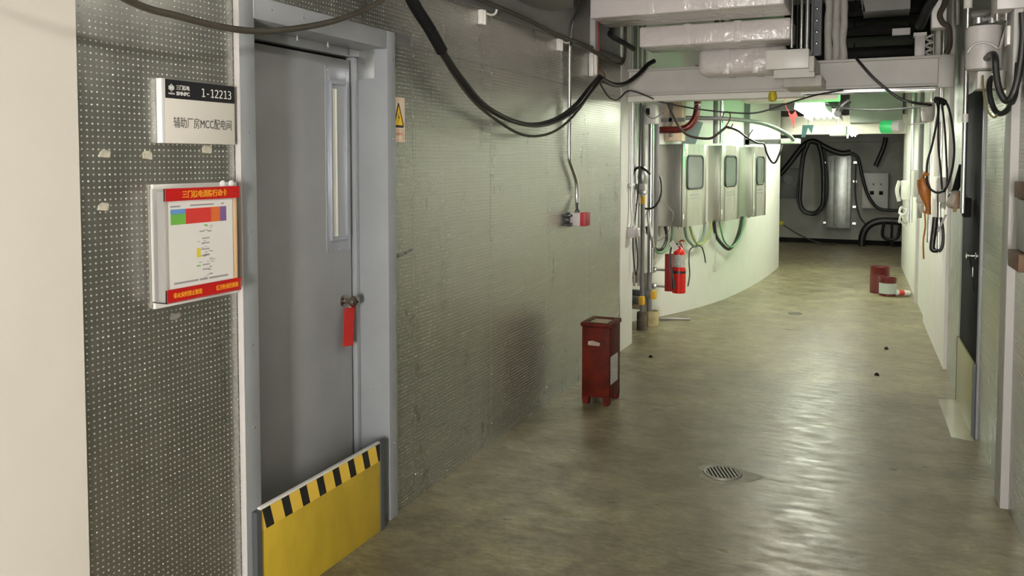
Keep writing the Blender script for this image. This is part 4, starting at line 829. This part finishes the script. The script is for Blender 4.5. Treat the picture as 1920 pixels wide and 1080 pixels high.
obj('base', R().box(-.13, -.001, 4.88, 5.05, 2.02, 2.112, .006), BEAM, bc)
obj('gland', MB().lathe([(.016, 0), (.016, .03)], (.50, 4.82, 2.08), 10).box(.485, .515, 4.8, 4.84, 2.06, 2.09, .003), CHROME, bc)
obj('lead', MB().tube([(.375, 4.8, 2.20), (.40, 4.8, 2.235), (.44, 4.8, 2.245), (.48, 4.8, 2.235), (.51, 4.78, 2.21), (.52, 4.74, 2.25), (.53, 4.7, 2.30), (.535, 4.65, 2.35)], .006, 6), PLASTG, bc)
gb = thing('grey_box', 'grey terminal box at the top right edge of the picture', 'box', (.52, 4.55, 2.35))
obj('case', MB().box(.462, .575, 4.45, 4.7, 2.352, 2.7, .004), PLASTG, gb)
each('gland', MB().lathe([(.012, 0), (.012, .035)], (.478, 4.58, 2.318), 10).lathe([(.012, 0), (.012, .035)], (.515, 4.58, 2.318), 10).lathe([(.012, 0), (.012, .035)], (.55, 4.58, 2.318), 10), CHROME, gb)
one('pipe_fittings', MB().tube([(.42, 4.95, 2.36), (.47, 4.9, 2.38), (.55, 4.85, 2.38)], .02, 8).tube([(.41, 5.0, 2.42), (.50, 4.95, 2.42)], .018, 8).lathe([(.025, 0), (.025, .03)], (.43, 4.9, 2.355), 10).lathe([(.02, 0), (.02, .03)], (.49, 4.88, 2.35), 10), ZINC, 'cluster of metal fittings above the grey cylindrical housing', 'fittings')
wbx = thing('small_white_box', 'small white box between the black hoses at the top right', 'box', (.54, 4.6, 2.2))
obj('case', MB().box(.518, .562, 4.56, 4.64, 2.2, 2.29, .003), PLAST, wbx)
obj('gland', MB().lathe([(.008, 0), (.008, .03)], (.55, 4.6, 2.17), 8), ZINC, wbx)
one('black_hose', MB().tube([(.555, 4.38, 2.32), (.56, 4.38, 2.2), (.55, 4.38, 2.06), (.53, 4.38, 1.96), (.505, 4.40, 1.925), (.48, 4.42, 1.97), (.465, 4.43, 2.05), (.462, 4.46, 2.13), (.462, 4.6, 2.165), (.462, 4.84, 2.17)], .015, 10), BLACK, 'upper black hose loop below the grey terminal box', 'hose', 'black hose loops at the top right')
one('black_hose', MB().tube([(.50, 4.80, 2.075), (.47, 4.72, 2.05), (.462, 4.65, 1.98), (.478, 4.6, 1.90), (.50, 4.55, 1.875), (.525, 4.5, 1.895), (.545, 4.45, 1.96), (.55, 4.42, 2.1)], .013, 10), BLACK, 'lower black hose loop crossing under the grey cylindrical housing', 'hose', 'black hose loops at the top right')
one('earth_wire', MB().tube([(.445, 4.8, 2.08), (.44, 4.7, 2.0), (.45, 4.62, 1.90), (.475, 4.58, 1.86), (.49, 4.55, 1.875)], .005, 6), mat('olive wire', (.2, .18, .08), .5), 'thin olive wire looping left of the black hoses at the top right', 'wire')
# hanging cables on the right
hc = thing('hanging_cables', 'thin black cables hanging in long loops beside the dark right door', 'cable', (.33, 6.2, 1.44))
obj('cable', MB().tube([(.31, 6.3, 2.06), (.32, 6.2, 2.0), (.315, 6.2, 1.92), (.29, 6.2, 1.76), (.265, 6.2, 1.65), (.262, 6.2, 1.56), (.275, 6.2, 1.48), (.32, 6.2, 1.44), (.36, 6.2, 1.45), (.39, 6.2, 1.5), (.415, 6.2, 1.62), (.42, 6.2, 1.75), (.40, 6.2, 1.92), (.37, 6.2, 2.03), (.33, 6.25, 2.06)], .0075, 8), BLACK, hc)
obj('cable', MB().tube([(.325, 6.22, 2.05), (.325, 6.22, 1.95), (.328, 6.22, 1.75), (.345, 6.22, 1.6), (.36, 6.22, 1.45), (.385, 6.22, 1.5), (.375, 6.22, 1.7), (.36, 6.22, 1.9), (.34, 6.24, 2.05)], .0065, 8), BLACK, hc)
obj('knot', MB().tube([(.30, 6.25, 2.06), (.33, 6.24, 2.055), (.36, 6.22, 2.035)], .022, 8), BLACK, hc)
ob = thing('orange_wrap', 'orange tape and plastic wrapped bundle hanging on the right wall', 'wrapped bundle', (.26, 6.35, 1.26))
obj('orange_sheet', MB().tube([(.235, 6.3, 1.53), (.25, 6.3, 1.48), (.265, 6.3, 1.40), (.28, 6.3, 1.33), (.275, 6.3, 1.29)], lambda t: .03+.012*math.sin(t*6), 10), ORANGE, ob)
obj('clear_sheet', MB().prism([(.205, 6.33, 1.38), (.245, 6.32, 1.45), (.26, 6.32, 1.30), (.235, 6.33, 1.29)], (0, .03, 0)), SHEETP, ob)
obj('hanger_tie', MB().tube([(.24, 6.3, 1.53), (.25, 6.26, 1.57), (.252, 6.2, 1.565), (.275, 6.197, 1.558)], .011, 6), ORANGE, ob)
obj('streamer', MB().tube([(.26, 6.3, 1.29), (.265, 6.3, 1.2), (.255, 6.3, 1.1), (.26, 6.3, .98)], .006, 6), ORANGE, ob)
one('plastic_bag', MB().tube([(.375, 5.92, 1.41), (.40, 5.92, 1.40), (.43, 5.92, 1.41), (.455, 5.92, 1.36)], lambda t: .035+.02*math.sin(t*3), 10), SHEETP, 'crumpled grey plastic bag hanging beside the chrome conduit end', 'bag')
one('brown_tape', MB().prism([(.415, 5.86, 1.45), (.435, 5.86, 1.45), (.42, 5.86, 1.33), (.40, 5.86, 1.33)], (0, .02, 0)), mat('brown tape', (.24, .12, .03), .5), 'brown tape strip over the crumpled grey bag', 'tape')
one('black_pouch', MB().prism([(.375, 5.96, 1.42), (.40, 5.96, 1.47), (.435, 5.96, 1.63), (.465, 5.96, 1.625), (.462, 5.96, 1.53), (.42, 5.96, 1.42), (.395, 5.96, 1.40)], (0, .03, 0)), BLACKD, 'black folded pouch behind the crumpled grey bag on the right wall', 'pouch')
one('black_block', MB().box(.455, .50, 5.84, 5.94, 1.30, 1.42, .005), BLACKD, 'black connector block at the lower end of the chrome conduit', 'block')
sb = thing('black_strap', 'black looped hose end hanging low on the white right wall', 'strap', (.34, 6.1, 1.05))
obj('loop', MB().tube([(.315, 6.1, 1.28), (.308, 6.1, 1.18), (.30, 6.1, 1.08), (.315, 6.1, 1.062), (.325, 6.1, 1.07)], .018, 10), BLACK, sb)
obj('loop', MB().tube([(.345, 6.1, 1.28), (.36, 6.1, 1.2), (.362, 6.1, 1.11), (.348, 6.1, 1.062), (.328, 6.1, 1.065)], .010, 10), BLACK, sb)
obj('hanger_tie', MB().tube([(.33, 6.1, 1.27), (.33, 6.15, 1.36), (.33, 6.2, 1.45)], .004, 6), BLACK, sb)
obj('tie', MB().tube([(.375, 6.08, 1.3), (.35, 6.08, 1.24), (.33, 6.08, 1.19)], .008, 6), PLASTG, sb)
# pipes and conduits on the far right wall
for i, (y, dx, r, m_, lab) in enumerate([(7.55, -.06, .016, CHROME, 'first bright conduit on the right wall beyond the hanging cables'), (7.9, -.065, .03, WHITE, 'white painted riser pipe beside the bright conduits'),
                                   (8.5, -.06, .018, CHROME, 'second bright conduit on the right wall beyond the white riser'), (9.7, -.06, .022, PIPEG, 'grey riser pipe on the right wall near the phone'), (11.2, -.06, .025, CHROME, 'farthest bright conduit on the right wall')]):
    q = rw(y, dx)
    one('riser_pipe', MB().tube([(q.x, q.y, 1.05 if i in (1, 3) else .9), (q.x, q.y, 3.28)], r, 10, False), m_, lab, 'pipe', 'riser pipes on the right wall')
for i, (y0, y1, z0, z1, lab) in enumerate([(7.45, 7.8, 1.32, 1.52, 'pale junction box on the right wall behind the orange bundle'), (10.2, 10.7, 1.25, 1.55, 'pale switch box on the right wall left of the orange bundle')]):
    q = thing('wall_switch_box', lab, 'junction box', rw(y0, 0, z0), 'boxes on the right wall')
    obj('case', R().box(-.09, -.022 if i == 0 else 0, y0, y1, z0, z1, .005), PLASTG, q)
    obj('cover', R().box(-.095, -.09, y0+.02, y1-.02, z0+.02, z1-.02), PLAST, q)
ph = thing('wall_phone', 'white wall telephone with a coiled cord at the far right wall', 'telephone', rw(12.6, 0, .9))
obj('cradle', R().box(-.1, 0, 12.5, 12.75, 1.12, 1.38, .01), PLAST, ph)
obj('handset', R().tube([(-.13, 12.5, 1.38), (-.16, 12.5, 1.25), (-.13, 12.5, 1.10)], .025, 8), PLASTG, ph)
obj('cord', R().tube([(-.08+.045*math.cos(t), 12.45+.03*math.sin(t), .9+.11*math.sin(t*.5+1)+.02*math.cos(3*t)) for t in [i*.4 for i in range(32)]], .016, 6), PLASTG, ph)

# --------------------------------------------------------------- paint cans and tube
def can(x, y, r, h, lab, lm, tilt):
    t = thing('paint_can', lab, 'paint can', (x, y, 0), 'paint cans by the right wall')
    obj('body', MB().lathe([(r, 0), (r*1.02, .005), (r, .012), (r, h-.012), (r*1.03, h-.006), (r*1.03, h), (r*.95, h), (r*.93, h-.02), (0, h-.02)], (x, y, 0), 24), CANR, t)
    b = MB(); A = [a*math.pi/12 for a in range(-8+tilt, 4+tilt)]
    b.sheet([[(x+(r+.0015)*math.sin(a), y-(r+.0015)*math.cos(a), z) for z in (.03, h*.72)] for a in A])
    obj('label', b, lm, t)
    return t
can(-.02, 11.3, .115, .33, 'taller dark red paint can standing behind the smaller one', mat('dark can label', (.12, .02, .02), .5), -1)
can(.07, 11.1, .10, .22, 'smaller red paint can with a pale label in front of the taller can', CANL, 3)
st_ = thing('sealant_tube', 'white and red sealant tube lying on the floor beside the paint cans', 'tube', (.25, 11.12, 0))
obj('body', MB().tube([(.16, 11.05, .05), (.31, 11.15, .035)], .033, 12, False), PLAST, st_)
obj('red_label', MB().tube([(.185, 11.067, .0475), (.245, 11.107, .0415)], .0342, 12, False), mat('tube label red', (.6, .06, .05), .5), st_)
obj('cap', MB().tube([(.31, 11.15, .035), (.335, 11.167, .03)], .018, 10, False), INKG, st_)

# --------------------------------------------------------------- floor drains and bits
def drain(x, y, r, lab, apron):
    t = thing('floor_drain', lab, 'floor drain', (x, y, 0), 'round floor drains')
    obj('ring', MB().lathe([(r*.86, .0), (r*.86, .006), (r*.9, .009), (r, .009), (r*1.04, .003), (r*1.04, 0)], (x, y, .001), 32), GRATE, t)
    obj('well', MB().lathe([(0, 0), (r*.87, 0), (r*.87, .001)], (x, y, .0012), 32), BLACKD, t)
    gm = MB(); n = 9; ca, sa = math.cos(math.radians(24)), math.sin(math.radians(24))
    rot = Matrix.Rotation(math.radians(24), 4, 'Z')
    for k in range(n):
        u = (-1+2*(k+.5)/n)*r*.86; hl = math.sqrt(max(0, (r*.86)**2-u*u))
        cx_, cy_ = x+u*ca, y+u*sa
        gm.box(cx_-r*.045, cx_+r*.045, cy_-hl, cy_+hl, .002, .008, 0, rot)
    obj('grate', gm, GRATE, t)
    if apron:
        pl = []
        for k in range(30):
            a = k*2*math.pi/30; q = r*(1.45+.22*math.sin(3*a+1)+.1*math.sin(7*a)); pl.append((x+.02+q*1.1*math.cos(a), y+q*.9*math.sin(a), .0002))
        obj('mortar_ring', MB().prism(pl, (0, 0, .0012)), MORTAR, t)
drain(-.747, 4.372, .098, 'round floor drain with slotted grate in the near floor', True)
drain(-.85, 9.36, .07, 'small round floor drain farther along the corridor', False)
one('floor_ring', MB().lathe([(.062, 0), (.062, .003), (.052, .003), (.052, 0)], (-2.08, 7.54, 0), 24, None, False), MORTAR, 'pale ring mark on the floor beside the white column foot', 'ring')
for i, (x, y, lab) in enumerate([(-1.76, 6.76, 'dark crumb of debris on the floor right of the red bin'), (.05, 7.9, 'dark speck on the floor left of the right wall pilaster'), (-.02, 6.9, 'dark speck of debris in mid floor before the right door')]):
    one('debris', MB().lathe([(.02, 0), (.014, .012), (.004, .022)], (x, y, 0), 6), BLACKD, lab, 'debris', 'bits of debris on the floor')
one('beige_soffit', MB().prism([(-2.06, 4.3, 2.63), (-2.06, 4.92, 2.63), (-2.004, 5.09, 2.63), (-1.90, 5.06, 2.63), (-1.831, 5.026, 2.63), (-1.70, 4.6, 2.63), (-1.75, 4.3, 2.63)], (0, 0, .67)), GREYP, 'dark beige soffit block hanging under the ceiling above the wall ledge', 'slab')
